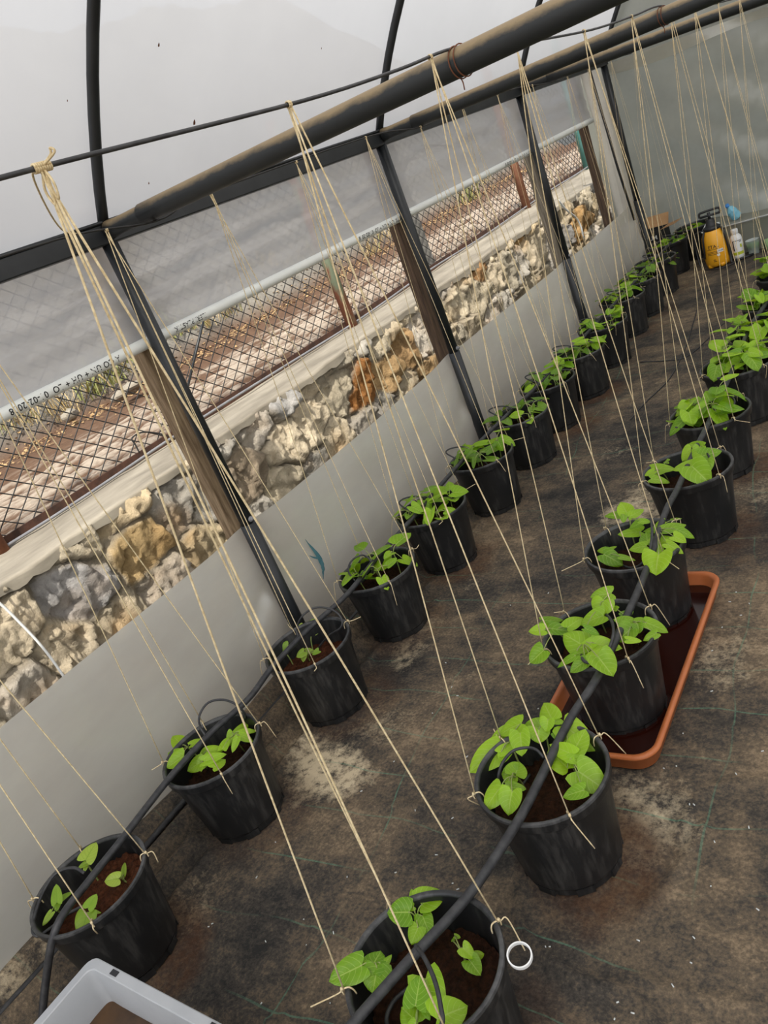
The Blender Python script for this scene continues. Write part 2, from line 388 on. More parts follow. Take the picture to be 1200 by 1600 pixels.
for pxs in (((676, 1175), (700, 1140), (712, 1090), (710, 1050)), ((1000, 1420), (1040, 1380), (1075, 1330), (1100, 1290)), ((1060, 1300), (1080, 1260), (1120, 1225), (1200, 1215)), ((440, 1590), (470, 1520), (490, 1450), (495, 1400)),
            ((230, 1330), (255, 1260), (300, 1210)), ((330, 1570), (400, 1590), (440, 1600)), ((980, 1520), (1060, 1545), (1180, 1570)), ((770, 1110), (790, 1060), (785, 1020)), ((800, 1110), (815, 1060), (818, 1040)), ((1085, 1110), (1140, 1135), (1190, 1142)),
            ((860, 720), (900, 690), (960, 660)), ((620, 1010), (650, 960), (690, 930)), ((1000, 480), (1050, 465), (1140, 470)), ((960, 560), (1020, 540), (1100, 530)), ((1120, 900), (1160, 880), (1200, 872)), ((280, 1400), (330, 1440), (360, 1480))): GZ = GZ+crease(pxs)
pits = [(x, y) for x, y in LEFT+RIGHT]
for x, y in pits:                                          # cloth is pressed flat under each pot
    d = np.hypot(GX-x, GY-y); k = np.clip((.165-d)/.05, 0, 1); GZ = GZ*(1-k) + k*(-.002)
k = np.clip((.30-np.abs(GX-1.19))/.05, 0, 1)*np.clip((.50-np.abs(GY-1.77))/.05, 0, 1); GZ = GZ*(1-k)+k*(-.003)
stain_sun = np.zeros(GX.shape+(3,))  # first channel pale dust and painted sunlight, second brown stains
def blob(px, r, amt, ch=0, e=1.0):
    p = on(px, 2, 0); d = np.hypot((GX-p[0]), (GY-p[1])*e)/r + .75*fbm(GX*11, GY*11, 4, 31)
    stain_sun[..., ch] = np.maximum(stain_sun[..., ch], amt*np.clip(1.25-d, 0, 1))
for px, r, a in (((500, 1200), .13, 1.0), ((545, 1215), .10, .9), ((470, 1170), .07, .7), ((640, 1010), .14, .45), ((860, 640), .18, .35), ((1125, 1020), .17, .50), ((1090, 930), .12, .30),
                 ((1010, 1270), .13, .55), ((990, 1330), .10, .45), ((985, 790), .16, .75), ((1030, 800), .10, .6), ((590, 1130), .2, .30), ((760, 860), .18, .3), ((1190, 760), .2, .3), ((660, 980), .12, .4), ((300, 1420), .14, .28),
                 ((740, 900), .12, .3), ((30, 1560), .1, .6), ((100, 1500), .08, .5), ((955, 700), .2, .25), ((700, 1060), .18, .2), ((1000, 620), .3, .2)): blob(px, r, a)
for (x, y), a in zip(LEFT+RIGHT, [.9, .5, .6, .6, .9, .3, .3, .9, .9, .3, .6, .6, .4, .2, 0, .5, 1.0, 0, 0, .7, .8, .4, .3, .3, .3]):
    d = np.hypot(GX-x-.05, GY-y)/.175+.35*fbm(GX*7, GY*7, 3, 41); stain_sun[..., 1] = np.maximum(stain_sun[..., 1], a*np.clip((1.25-d)*2, 0, 1))
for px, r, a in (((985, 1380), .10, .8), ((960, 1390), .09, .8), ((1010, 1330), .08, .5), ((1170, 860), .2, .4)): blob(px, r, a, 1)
mb = MB(); mb.grid(GX, GY, GZ, flip=True); fl = mb.build('floor', M['floor']); struct(fl)
attr_colors(fl, stain_sun.reshape(-1, 3), 'stain_sun')

# ------------------------------------------------------------------ roof film, hoops, eaves, posts, ties
A0 = math.atan2(HE+.03-RZ, -2.0); A1 = PI-A0
aa = np.linspace(A0, A1, 60); yy = np.linspace(YN-.02, YF+.02, 120)
AA, YY = np.meshgrid(aa, yy, indexing='ij')
near = np.min(np.abs(YY[..., None]-np.array(POSTY)), -1)
dr = .022 - .012*np.sin(np.clip(near/.8, 0, 1)*PI/2)*np.sin((AA-A1)/(A0-A1)*PI) + .004*fbm(AA*4, YY*3, 3, 51)
mb = MB(); mb.grid(RC+(RR+dr)*np.cos(AA), YY, RZ+(RR+dr)*np.sin(AA)); struct(mb.build('ceiling', M['roof']))
def on_roof(px):
    r = ray(px); t = .2
    while t < 8:
        p = CAM+r/np.linalg.norm(r)*t
        if np.hypot(p[0]-RC, p[2]-RZ) > RR+.004: return p
        t += .004
for px, sz_ in (((243, 68), .006), ((299, 190), .009), ((346, 186), .005), ((498, 74), .004), ((228, 285), .004), ((612, 165), .003), ((100, 155), .003)):
    p = on_roof(px); a = math.atan2(p[2]-RZ, p[0]-RC); rad = np.array([math.cos(a), 0, math.sin(a)]); tg = np.array([-math.sin(a), 0, math.cos(a)]); yv = np.array([0, 1., 0]); p = p-rad*.012
    mb = MB(); mb.add([p+sz_*(.6*math.cos(k)*yv+(.9+.3*math.sin(3*k))*math.sin(k)*tg) for k in np.linspace(0, 2*PI, 11)[:-1]], [tuple(range(10))])
    o = mb.build('dirt_speck', M['rust'], smooth=False); o.parent = bpy.data.objects['ceiling']
hl = ['black roof hoop rising from the nearest steel post in view', 'black roof hoop rising from the second steel post', 'black roof hoop rising from the third steel post', 'black roof hoop of the end frame above the grey end film']
for k, y in enumerate(POSTY):
    mb = MB(); pts = [(RC+RR*math.cos(a), y, RZ+RR*math.sin(a)) for a in np.linspace(A0+.004, A1-.004, 48)]
    mb.tube(pts, .0165, 10); h = mb.build('roof_hoop', M['steel'])
    tag(h, hl[k-2] if k >= 2 else ('black roof hoop overhead beside the camera' if k == 1 else 'black roof hoop behind the camera'), 'hoop', 'tunnel roof hoops')
for side, sx in (('left', 0), ('right', 4.0)):
    mb = MB(); s = 1 if sx == 0 else -1
    mb.box((sx-.028*s if s > 0 else sx-.024, YN, HE-.036), (sx+.024 if s > 0 else sx+.028, YF, HE+.020))
    mb.box((sx-.034 if s > 0 else sx-.03, YN, HE+.020), (sx+.03 if s > 0 else sx+.034, YF, HE+.030))
    o = mb.build('eaves_beam', M['steel'], smooth=False); bevel(o, .004)
    if s > 0: tag(o, 'long black steel eaves beam along the tops of the posts', 'beam')
    else: tag(o, 'long black eaves beam on the far side, opposite the stone wall', 'beam')
pl = ['first and nearest black steel post in view, rising in front of the weathered wooden post', 'second black steel post beside the dark brown wooden post', 'third black steel post, beside the grey wooden post', 'black corner post where the side meets the grey end film']
for k, y in enumerate(POSTY):
    if k < 1: continue
    t = empty('steel_post', (0, y, 0), pl[k-2] if k >= 2 else 'black steel post beside the camera, left of the picture', 'post', 'black steel side posts')
    mb = MB(); mb.tube([(0, y, -.02), (0, y, .62)], .0285, 20); part(mb, 'lower_sleeve', M['steel'], t)
    mb = MB(); mb.tube([(0, y, .60), (0, y, HE-.02)], .0245, 20); part(mb, 'shaft', M['steel'], t)
    mb = MB(); mb.tube([(.026, y, .635), (.036, y, .635)], .007, 6); mb.tube([(.022, y, .635), (.029, y, .635)], .010, 12)
    part(mb, 'bolt', M['cable'], t)['label'] = 'small bright bolt head'
# cross ties: measured ends
ties = [(1.688, 1.634, -.012), (3.314, 1.638, -.026), (4.940, 1.640, -.060)]
tl = ['thick dusty cross pipe nearest the camera, running from the first post', 'dusty cross pipe running from the second post', 'dusty cross pipe running from the third post, before the end film']
for i, (y, z, sl) in enumerate(ties):
    t = empty('cross_pipe', (0, y, z), tl[i], 'pipe', 'dusty cross pipes under the roof')
    mb = MB(); xs = [.03, .07, .12, .20, .205]; pts = [(x, y, z+sl*x) for x in xs]
    mb.tube(pts, [.0275, .024, .0245, .0255, .0255], 24); part(mb, 'end_socket', M['tie'], t)
    mb = MB(); pts = [(x, y, z+sl*x) for x in np.linspace(.19, 4.0, 30)]
    mb.tube(pts, .0285, 28); part(mb, 'pipe', M['tie'], t)
    if i < 2:
        zc = z+sl*1.24; mb = MB()
        for dx in (0, .012):
            mb.tube([(1.245+dx+.006*math.sin(a), y+.031*math.sin(a), zc+.031*math.cos(a)) for a in np.linspace(0, 2*PI, 25)], .0014, 6)
        mb.tube(catmull([(1.245, y-.01, zc-.031), (1.25, y-.018, zc-.04), (1.247, y-.015, zc-.052)], 5), .0014, 6)
        part(mb, 'wire_binding', M['rust'], t)['label'] = 'thin rusty wire wound round the pipe'
mb = MB(); mb.tube([(-.02, 6.56, HE+.005), (.5, 6.56, HE-.02), (4, 6.56, HE-.26)], .024, 16)
tag(mb.build('end_rail', M['steel']), 'dark rail along the top of the grey end film', 'rail')
# ------------------------------------------------------------------ films
# right closing film; front end, unseen behind the camera, left open for daylight
zz = np.linspace(0, HE, 14); y2 = np.linspace(YN, YF, 40); YY, ZZ = np.meshgrid(y2, zz, indexing='ij')
mb = MB()
for za, zb in ((0, .60), (1.29, HE)):                      # unseen gap between the strips, added to let daylight in
    YY, ZZ = np.meshgrid(y2, np.linspace(za, zb, 10), indexing='ij'); mb.grid(4.035+.01*fbm(YY, ZZ*2, 3, 2), YY, ZZ, flip=True)
struct(mb.build('wall_right', M['curtain']))
mb = MB()
for x0, x1, y0_, y1_ in ((-.5, 4.05, -14, -1.68), (4.05, 16, -14, 14)):
    YY, XX = np.meshgrid(np.linspace(y0_, y1_, 40), np.linspace(x0, x1, 40), indexing='ij'); mb.grid(XX, YY, -.02+.015*fbm(XX, YY, 3, 6)+0*XX)
gy2 = mb.build('bounce_ground', M['dirt']); struct(gy2); attr_colors(gy2, np.tile((.30, .25, .19), (len(gy2.data.vertices), 1)))  # unseen ground added to bounce daylight into the tunnel
def endfilm(name, y, mat, flip, f):
    mb = MB(); rows = 30; cols = 70
    xs = np.linspace(-.02 if flip else -.30, 4.02, cols); X = np.zeros((rows, cols)); Z = X.copy(); Y = X.copy()
    for j, x in enumerate(xs):
        top = RZ+math.sqrt(max(0, (RR+.02)**2-(x-RC)**2)); top = max(top, HE)
        zz = np.linspace(-.01, top, rows); X[:, j] = x; Z[:, j] = zz; Y[:, j] = f(x, zz, y)
    mb.grid(X, Y, Z, flip=flip); return mb.build(name, mat)
def endshape(x, z, y):
    lo = np.clip(1-z/1.55, 0, 1)
    b = .20*lo**1.0 + .50*np.exp(-((x-.12)/.38)**2)*lo**.8*(1-.2*lo)
    # diagonal pull folds running up to the top left corner
    d = (z-HE) + .62*(x-.0)
    fold = .042*np.sin(d*16+1.5*fbm(np.full_like(z, x*1.2), z*1.2, 2, 5))*np.clip((x+.1)/.6, 0, 1)*np.clip((1.9-z), 0, 1)
    return y+.03+b+fold+.022*fbm(np.full_like(z, x*2.2), z*2.2, 3, 8)
struct(endfilm('wall_back', YF, M['end'], False, endshape))
mb = MB(); xs = np.linspace(-.01, 4.0, 60); hz = np.linspace(0, 1, 4)
XH, TH2 = np.meshgrid(xs, hz, indexing='ij'); ZH = HE-.03-.065*XH-TH2*(.075+.02*np.sin(XH*5))
YH = np.array([[endshape(x, np.array([z]), YF)[0] for x, z in zip(rx, rz)] for rx, rz in zip(XH, ZH)])-.010
mb.grid(XH, YH, ZH); o = mb.build('film_hem', M['skirt']); o.parent = bpy.data.objects['wall_back']
# low skirt film along the left side
yk = np.linspace(YN, 6.74, 290); tk = np.linspace(0, 1, 26); YK, TK = np.meshgrid(yk, tk, indexing='ij')
top = HL + .008*np.sin(YK*2.1) + .012*np.exp(-(np.min(np.abs(YK[..., None]-np.array(POSTY)), -1)/.12)**2)
top = top*np.where(YK > 6.56, np.sqrt(np.clip(1-((YK-6.56)/.19)**2, .02, 1)), 1)
ZK = .0+TK*top
npst = np.min(np.abs(YK[..., None]-np.array(POSTY)), -1)
XK = -.036 - .030*np.sin(np.clip(npst/.8, 0, 1)*PI/2)*np.sin(TK*PI) \
     + .030*fbm(YK*1.9, ZK*3.2, 4, 61)*np.sin(np.clip(TK*1.15, 0, 1)*PI/1.15)
pl_ = np.exp(-(npst/.3)**2)*.011*np.sin((ZK*26+npst*18))*np.sin(TK*PI)          # pull creases fanning from the posts
mb = MB(); mb.grid(XK+pl_, YK, ZK); wl = mb.build('wall_left', M['skirt']); struct(wl)
mb = MB()
def skx(y, z):
    i = int(np.argmin(np.abs(yk-y))); j = int(np.argmin(np.abs(ZK[i]-z))); return (XK+pl_)[i, j]
def smear(pxs, ws):
    P = [on(q, 0, -.03) for q in pxs]; P = catmull(P, 6); vs = []; fs = []
    n = len(P)
    for i, p in enumerate(P):
        w = np.interp(i/(n-1), np.linspace(0, 1, len(ws)), ws); t = P[min(i+1, n-1)]-P[max(i-1, 0)]
        nn = np.array([0, -t[2], t[1]]); nn /= np.linalg.norm(nn)+1e-9
        for s in (-1, 1):
            q = p+nn*s*w; vs.append((max(skx(q[1], q[2]), skx(q[1]+.02, q[2]), skx(q[1]-.02, q[2]))+.005, q[1], q[2]))
    for i in range(n-1): fs.append((2*i, 2*i+1, 2*i+3, 2*i+2))
    mb.add(vs, fs)
smear([(476, 843), (489, 858), (500, 873), (507, 888), (509, 905)], [.001, .006, .010, .008, .001])
smear([(484, 868), (490, 871), (496, 872)], [.001, .003, .004])
part(mb, 'teal_smear', M['teal'], wl)
# fixed film strip at the corner, between the last wooden post and the corner post
y3 = np.linspace(6.16, 6.60, 16); z3 = np.linspace(.52, HE-.02, 24); Y3, Z3 = np.meshgrid(y3, z3, indexing='ij')
mb = MB(); mb.grid(-.045+.012*np.sin(Y3*42)*np.clip((HE-Z3)*3, 0, 1)+.01*fbm(Y3*5, Z3*3, 3, 3), Y3, Z3)
tag(mb.build('corner_film', M['skirt']), 'fixed strip of cloudy film beside the corner post', 'plastic film')
mb = MB(); mb.tube([(-.02, 6.30, HE-.02), (-.015, 6.36, .9), (-.015, 6.44, .5)], .010, 8)
tag(mb.build('clamp_batten', M['steel']), 'thin dark batten down the corner film', 'batten')
# roll-up side curtain with its white roller pipe
cu = empty('rollup_curtain', (-.045, 2.3, HR), 'cloudy grey roll-up side curtain above the stone wall, wound on a white pipe', 'curtain')
y4 = np.linspace(YN, 6.18, 260); t4 = np.linspace(0, 1, 26); Y4, T4 = np.meshgrid(y4, t4, indexing='ij')
np4 = np.min(np.abs(Y4[..., None]-np.array(POSTY)), -1)
Z4 = HR + T4*(HE-.025-HR)
X4 = -.048 - .022*np.sin(T4*PI)*np.sin(np.clip(np4/.8, 0, 1)*PI/2) + .006*np.sin(Z4*75 + 2.5*np.sin(Y4*1.1) + 3*fbm(Y4*.9, Z4*3, 3, 71))*np.sin(T4*PI)*np.where(Y4 < 3.3, 1, .45) + .008*fbm(Y4*1.5, Z4*9, 3, 72)
d4 = (Z4-HR)-.55*(np.abs(Y4-4.98)); X4 += .005*np.sin(d4*42)*np.exp(-np.clip(np.abs(Y4-4.98), 0, 9)/.45)*np.sin(T4*PI)
mb = MB(); mb.grid(X4, Y4, Z4); part(mb, 'film', M['curtain'], cu)
mb = MB(); mb.tube([(-.048, y, HR+.003*math.sin(y*1.3)) for y in np.linspace(YN, 6.17, 40)], .0185, 20)
pp = part(mb, 'roller_pipe', M['pvc'], cu); pp['label'] = 'white plastic roller pipe'
def pipe_text(txt, ystart, size):
    vs, fs = text_mesh(txt, size, 1.08); out = []
    for (a, b, c) in vs:
        th = (b-size*.35)/.0189; y = ystart-a; z = HR+.003*math.sin(y*1.3)   # printed upside down, reads from the far end
        out.append((-.048+.0191*math.cos(th+.12), y, z-.0191*math.sin(th+.12)))
    m = MB(); m.add(out, fs); o = m.build('printed_text', M['ink'], None, smooth=False); adopt(o, pp)
for px in ((322, 490),): ya = on(px, 0, -.03)[1]
pipe_text('ILERI PLASTIK', ya, .024); pipe_text('A CO UN + UH + LO  01-02-2018', ya-.40, .026)
yb = on((640, 333), 0, -.03)[1]
pipe_text('ILERI PLASTIK  UN + UH + LO  01-02-2018', yb+.02, .024)
pipe_text('ILERI PLASTIK  UN + UH + LO  01-02-2018', yb+1.62, .024)

# ------------------------------------------------------------------ wooden posts behind the film
wl_ = [('weathered brown wooden post behind the first steel post', 'wood', 1.675, 1.765), ('dark brown wooden post behind the second steel post', 'darkwood', 3.345, 3.41),
       ('grey wooden post behind the third steel post', 'greywood', 5.03, 5.11), ('brown wooden post beside the corner film strip', 'darkwood', 6.09, 6.16)]
for lab, mt, ya, yb_ in wl_:
    mb = MB(); zs = np.linspace(0, 1.72, 12); r = random.Random(int(ya*100)); vs = []; fs = []
    for z in zs:
        dx = .003*r.uniform(-1, 1); dy = .003*r.uniform(-1, 1)
        vs += [(-.130+dx, ya+dy, z), (-.080+dx, ya+dy, z), (-.080+dx, yb_+dy, z), (-.130+dx, yb_+dy, z)]
    for i in range(len(zs)-1):
        for k in range(4): fs.append((4*i+k, 4*i+(k+1) % 4, 4*i+4+(k+1) % 4, 4*i+4+k))
    fs += [(3, 2, 1, 0), tuple(len(vs)-4+k for k in range(4))]; mb.add(vs, fs)
    tag(bevel(mb.build('wooden_post', M[mt], smooth=False), .004), lab, 'wooden post', 'wooden posts outside the film')

# ------------------------------------------------------------------ rubble stone wall outside
WX = -.53; WT = .80
ys = np.arange(-.3, 9.6, .0105); zs = np.arange(.06, WT+.001, .0105); YS, ZS = np.meshgrid(ys, zs, indexing='ij')
rs = np.random.RandomState(4); seeds = []
gy_, gz_ = .235, .205
for i in range(-3, 50):
    for j in range(-1, 6):
        seeds.append((i*gy_+(j % 2)*.5*gy_+rs.uniform(-.075, .075), j*gz_+rs.uniform(-.06, .06)))
seeds = np.array(seeds)
wy = YS+.035*fbm(YS*7, ZS*7, 3, 81); wz = ZS+.035*fbm(YS*7+9, ZS*7, 3, 82)
F1 = np.full(YS.shape, 9.); F2 = F1.copy(); ID = np.zeros(YS.shape, int)
for s, (a, b) in enumerate(seeds):
    sel = (ys > a-.6) & (ys < a+.6)
    d = np.hypot((wy[sel]-a)*.9, wz[sel]-b); f1 = F1[sel]; f2 = F2[sel]; i0 = ID[sel]
    c = d < f1; f2 = np.where(c, f1, np.minimum(f2, d)); i0 = np.where(c, s, i0); f1 = np.where(c, d, f1)
    F1[sel] = f1; F2[sel] = f2; ID[sel] = i0
e = F2-F1
mw = .016+.030*np.clip((2.8-YS)/2.0, 0, 1)*vn(YS*3, ZS*3, 90)
st = np.clip((e-mw*.35)/mw, 0, 1)
bul = rs.uniform(.035, .062, len(seeds))[ID]; ty = rs.uniform(-.02, .36, len(seeds))[ID]; tz = rs.uniform(-.2, .2, len(seeds))[ID]
sy = seeds[ID, 0]; sz = seeds[ID, 1]
r1 = fbm(YS*10, ZS*10, 4, 84); r2 = np.abs(fbm(YS*24+ZS*5, ZS*7, 4, 85))
gf = .062; FS = []
for i in range(-6, 165):
    for j in range(-1, 15): FS.append((i*gf+rs.uniform(-.028, .028), j*gf+rs.uniform(-.028, .028)))
FS = np.array(FS); Q1 = np.full(YS.shape, 9.); QI = np.zeros(YS.shape, int)
for s_, (a, b) in enumerate(FS):
    sel = slice(*np.searchsorted(ys, (a-.14, a+.14))); d = np.hypot(YS[sel]-a+.02*fbm(YS[sel]*20, ZS[sel]*20, 2, 6), (ZS[sel]-b)*.55); q1 = Q1[sel]; c = d < q1
    Q1[sel] = np.where(c, d, q1); QI[sel] = np.where(c, s_, QI[sel])
fo = rs.uniform(-.013, .013, len(FS))[QI]; fy_ = rs.uniform(-.42, .42, len(FS))[QI]; fz_ = rs.uniform(-.42, .42, len(FS))[QI]
FAC = fo+fy_*(YS-FS[QI, 0])+fz_*(ZS-FS[QI, 1])
D = st**.36*(FAC+bul+ty*(YS-sy)+tz*(ZS-sz)+.018*r1-.028*r2) + (1-st)*(.012*fbm(YS*24, ZS*24, 3, 86)+.018)
D += .007*fbm(YS*40, ZS*40, 3, 87)
D -= .03*np.clip((ZS-(WT-.05))/.05, 0, 1)
pal = 1.25*np.array([(.42, .36, .26), (.36, .33, .28), (.50, .42, .30), (.45, .40, .33), (.33, .29, .22), (.40, .25, .11), (.48, .38, .24), (.30, .285, .265)])
pi = rs.choice(len(pal), len(seeds), p=[.2, .18, .17, .15, .1, .06, .08, .06]); sc = pal[pi]*rs.uniform(.85, 1.12, (len(seeds), 1))
def setc(px, col):
    p = on(px, 0, WX+.04); i = int(np.argmin(np.hypot(seeds[:, 0]-p[1], seeds[:, 1]-p[2]))); sc[i] = col
for px, col in (((578, 630), (.36, .16, .05)), ((240, 880), (.44, .31, .15)), ((300, 830), (.50, .40, .25)), ((622, 550), (.40, .26, .13)), ((735, 395), (.38, .22, .10)), ((665, 575), (.45, .30, .15)),
                ((440, 620), (.42, .40, .37)), ((130, 900), (.40, .38, .36)), ((385, 715), (.34, .27, .19)), ((600, 560), (.44, .29, .14))): setc(px, col)
mort = np.array((.33, .28, .205)); s3 = (st**.7)[..., None]
col = sc[ID]*s3+mort*(1-s3); col = col*(1+.35*fbm(YS*18, ZS*18, 3, 88))[..., None]
och = np.clip(fbm(YS*5, ZS*5, 3, 89)*2.2-.25, 0, 1)[..., None]*s3; col = col*(1-.55*och)+np.array((.46, .27, .10))*.55*och
mb = MB(); mb.grid(WX+D, YS, ZS); sw = mb.build('stone_wall', M['stone']); struct(sw); attr_colors(sw, np.clip(col, .01, 1).reshape(-1, 3))
# rough concrete cap
yc = np.arange(-.3, 9.6, .03); tc = np.linspace(0, 1, 16); YC, TC = np.meshgrid(yc, tc, indexing='ij')
edge = WX+.045+.03*fbm(yc*5, yc*0, 4, 91)
XC = np.where(TC < .2, edge[:, None], edge[:, None]+(TC-.2)/.8*(-.93-edge[:, None])); slope = .012*np.clip(YC-3.6, 0, 9)
ZC = np.where(TC < .2, WT-.028+TC/.2*.028, WT)+.010*fbm(YC*5, XC*7, 3, 92)+slope*np.clip((-XC-.55)/.3, 0, 1)
ZC[:, 0] -= .012*np.abs(fbm(yc*9, yc*0, 3, 93))*3
mb = MB(); mb.grid(XC, YC, ZC); struct(mb.build('wall_cap', M['cap']))
# dirt yard behind the wall and the bank beyond it
yd = np.arange(-1.5, 13, .03); xd = np.concatenate([np.arange(-.90, -3.6, -.018), np.arange(-3.6, -7.0, -.12)]); YD, XD = np.meshgrid(yd, xd, indexing='ij')
rip = fbm((YD+XD*.2)*11, (XD-YD*.06+.05*fbm(YD*3, XD*3, 2, 94))*30, 4, 95)
band = np.clip(1-np.abs(XD+1.55)/.85, 0, 1)
ZD = WT+.012*np.clip(YD-3.6, 0, 9) - .01 + .026*rip*np.clip(band*1.6, .15, 1) + .02*fbm(YD*2, XD*2, 3, 96)
bank = np.clip(-XD-2.95+.25*fbm(YD*1.2, YD*0, 3, 97), 0, 9); ZD = ZD+.95*bank+.07*fbm(YD*5, XD*5, 4, 98)*np.clip(bank*3, 0, 1)
soilc = np.array((.135, .078, .047)); pale = np.array((.43, .355, .275))  # pale streaks: sunlight on the ridges painted into the dirt colour
wv = np.clip(.30+3.4*rip+1.0*(band-.55), 0, 1)[..., None]*np.clip(band*2.2, 0, 1)[..., None]
colD = soilc*(1-wv)+pale*wv
gb = np.clip(bank*7.0, 0, 1)[..., None]; colD = colD*(1-gb)+np.array((.20, .185, .155))*gb*(1+.5*fbm(YD*4, XD*4, 3, 99))[..., None]+0*colD
mb = MB(); mb.grid(XD, YD, ZD); dg_ = mb.build('dirt_yard', M['dirt']); struct(dg_); attr_colors(dg_, np.clip(colD, .01, 1).reshape(-1, 3))
# ------------------------------------------------------------------ chain link fence
FX = -.885
def fz(y): return WT+.012*max(0, y-3.6)
fe = empty('chain_link_fence', (FX, 4, WT), 'black chain-link fence with a rusty bottom rail standing on the stone wall', 'fence')
mb = MB(); P = .085; Hh = 1.0; RN = 1.3; y0, y1 = .2, 10.2
nn = int((y1-y0+2*Hh*RN)/P)+1
for k in range(nn):
    for s in (1, -1):
        a = y0+k*P-(Hh*RN if s > 0 else 0)
        p0 = np.array([FX+.003*s, a, 0]); p1 = np.array([FX+.003*s, a+Hh*RN*s, Hh])
        # clip to y0..y1
        d = p1-p0; ta, tb = 0., 1.
        for lim, sg in ((y0, 1), (y1, -1)):
            f0 = (p0[1]-lim)*sg; f1 = (p1[1]-lim)*sg
            if f0 < 0 and f1 < 0: ta = 2
            elif f0 < 0: ta = max(ta, f0/(f0-f1))
            elif f1 < 0: tb = min(tb, f0/(f0-f1))
        if ta >= tb: continue
        q0 = p0+d*ta; q1 = p0+d*tb; q0[2] += fz(q0[1])+.01; q1[2] += fz(q1[1])+.01
        mid = (q0+q1)/2
        mb.tube([q0, mid+np.array([0, .004*s, .004]), q1], .0025, 5, cap=False)
part(mb, 'wire_mesh', M['wire'], fe)
mb = MB(); ypts = np.linspace(.2, 10.2, 40)
for a, b in zip(ypts[:-1], ypts[1:]):
    za, zb = fz(a)+.015, fz(b)+.015
    mb.obox(((FX+.01), (a+b)/2, (za+zb)/2), (.004, 0, 0), (0, (b-a)/2, (zb-za)/2), (0, 0, .022)); mb.obox(((FX-.01), (a+b)/2, (za+zb)/2-.018), (.018, 0, 0), (0, (b-a)/2, (zb-za)/2), (0, 0, .004))
part(mb, 'bottom_rail', M['darkrust'], fe, smooth=False)['label'] = 'rusty angle-iron bottom rail'
fp = [((12, 875), 'rust', .030), ((553, 512), 'rustgreen', .032), ((826, 330), 'rustpost', .034), ((916, 253), 'turq', .034)]
for px, mt, r in fp:
    p = on(px, 0, FX+.05); y = p[1]; mb = MB()
    mb.tube([(FX+.045, y, fz(y)-.06), (FX+.045, y, fz(y)+1.15)], r, 18); part(mb, 'fence_post', M[mt], fe)
    if mt == 'turq': fe.children[-1]['label'] = 'turquoise painted fence post'
p = on((672, 430), 0, FX-.08); mb = MB(); mb.box((FX-.15, p[1]-.05, .75), (FX-.04, p[1]+.05, 2.0)); part(bevel and mb, 'concrete_post', M['concrete'], fe, smooth=False)
pa = on((318, 500), 0, FX+.02); pb = on((293, 606), 0, FX+.02); mb = MB(); mb.tube([pa+(pa-pb)*.6, pb], .006, 8); part(mb, 'brace_rod', M['steel'], fe)
pts = [on(q, 0, FX+.012) for q in ((218, 708), (211, 694), (206, 685), (220, 676), (240, 676), (258, 680), (285, 690))]
mb = MB(); mb.tube(catmull(pts, 5), .0035, 7); tag(mb.build('wire_offcut', M['wire']), 'bent black wire end hooked in the chain-link fence', 'wire')
mb = MB(); mb.tube(catmull([(FX+.055+.006*math.sin(y*5), y, fz(y)+.018+.006*math.sin(y*3)) for y in np.arange(.9, 9.5, .3)], 3), .006, 8)
tag(mb.build('grey_cable', M['cable']), 'grey cable running along the rusty rail of the fence', 'cable')
pts = [on(q, 0, -.42) for q in ((-60, 895), (0, 943), (30, 972), (62, 1006), (88, 1040), (112, 1078), (150, 1150))]
mb = MB(); mb.tube(catmull(pts, 6), .0045, 8); tag(mb.build('white_tube', M['white']), 'thin white tube hanging before the shaded stones at the picture edge', 'tube')
pts = [on(q, 0, -.43) for q in ((872, 312), (885, 328), (900, 340), (908, 355), (912, 372))]
mb = MB(); mb.tube(catmull(pts, 6), .007, 8); tag(mb.build('old_rope', M['greylabel']), 'short pale rope lying over the far stones of the wall', 'rope')

# ------------------------------------------------------------------ weeds on the far edge of the yard
def blade(mb, p, d, h, w, bend, mi=0):
    d = np.array([math.cos(d), math.sin(d), 0]); s = np.array([-d[1], d[0], 0]); vs = []; fs = []
    for i in range(5):
        t = i/4; q = np.array(p)+d*bend*h*t*t+np.array([0, 0, h*t*(1-.25*bend*t)]); ww = w*(1-t)**.6*(.5+t) if i < 4 else 0
        vs += [q-s*ww, q+s*ww]
    for i in range(4): fs.append((2*i, 2*i+1, 2*i+3, 2*i+2))
    mb.add(vs, fs, mi)
def zdirt(x, y):
    i = int(np.argmin(np.abs(yd-y))); j = int(np.argmin(np.abs(xd-x))); return ZD[i, j]
weedpx = [(22, 690, 's'), (60, 672, 's'), (105, 640, 's'), (150, 612, 'g'), (185, 590, 'g'), (205, 570, 'g'), (232, 558, 'g'), (285, 540, 'g'), (300, 522, 's'), (330, 520, 's'), (362, 500, 's'), (395, 478, 's'), (430, 462, 's'),
          (470, 440, 's'), (500, 430, 's'), (585, 395, 's'), (600, 385, 's'), (700, 325, 's'), (735, 318, 'g'), (760, 300, 's'), (775, 285, 's'), (870, 238, 'g'), (885, 228, 'g'), (900, 222, 'g')]
weedpx = [q for q in weedpx if on((q[0], q[1]), 2, .84)[1] < 11]
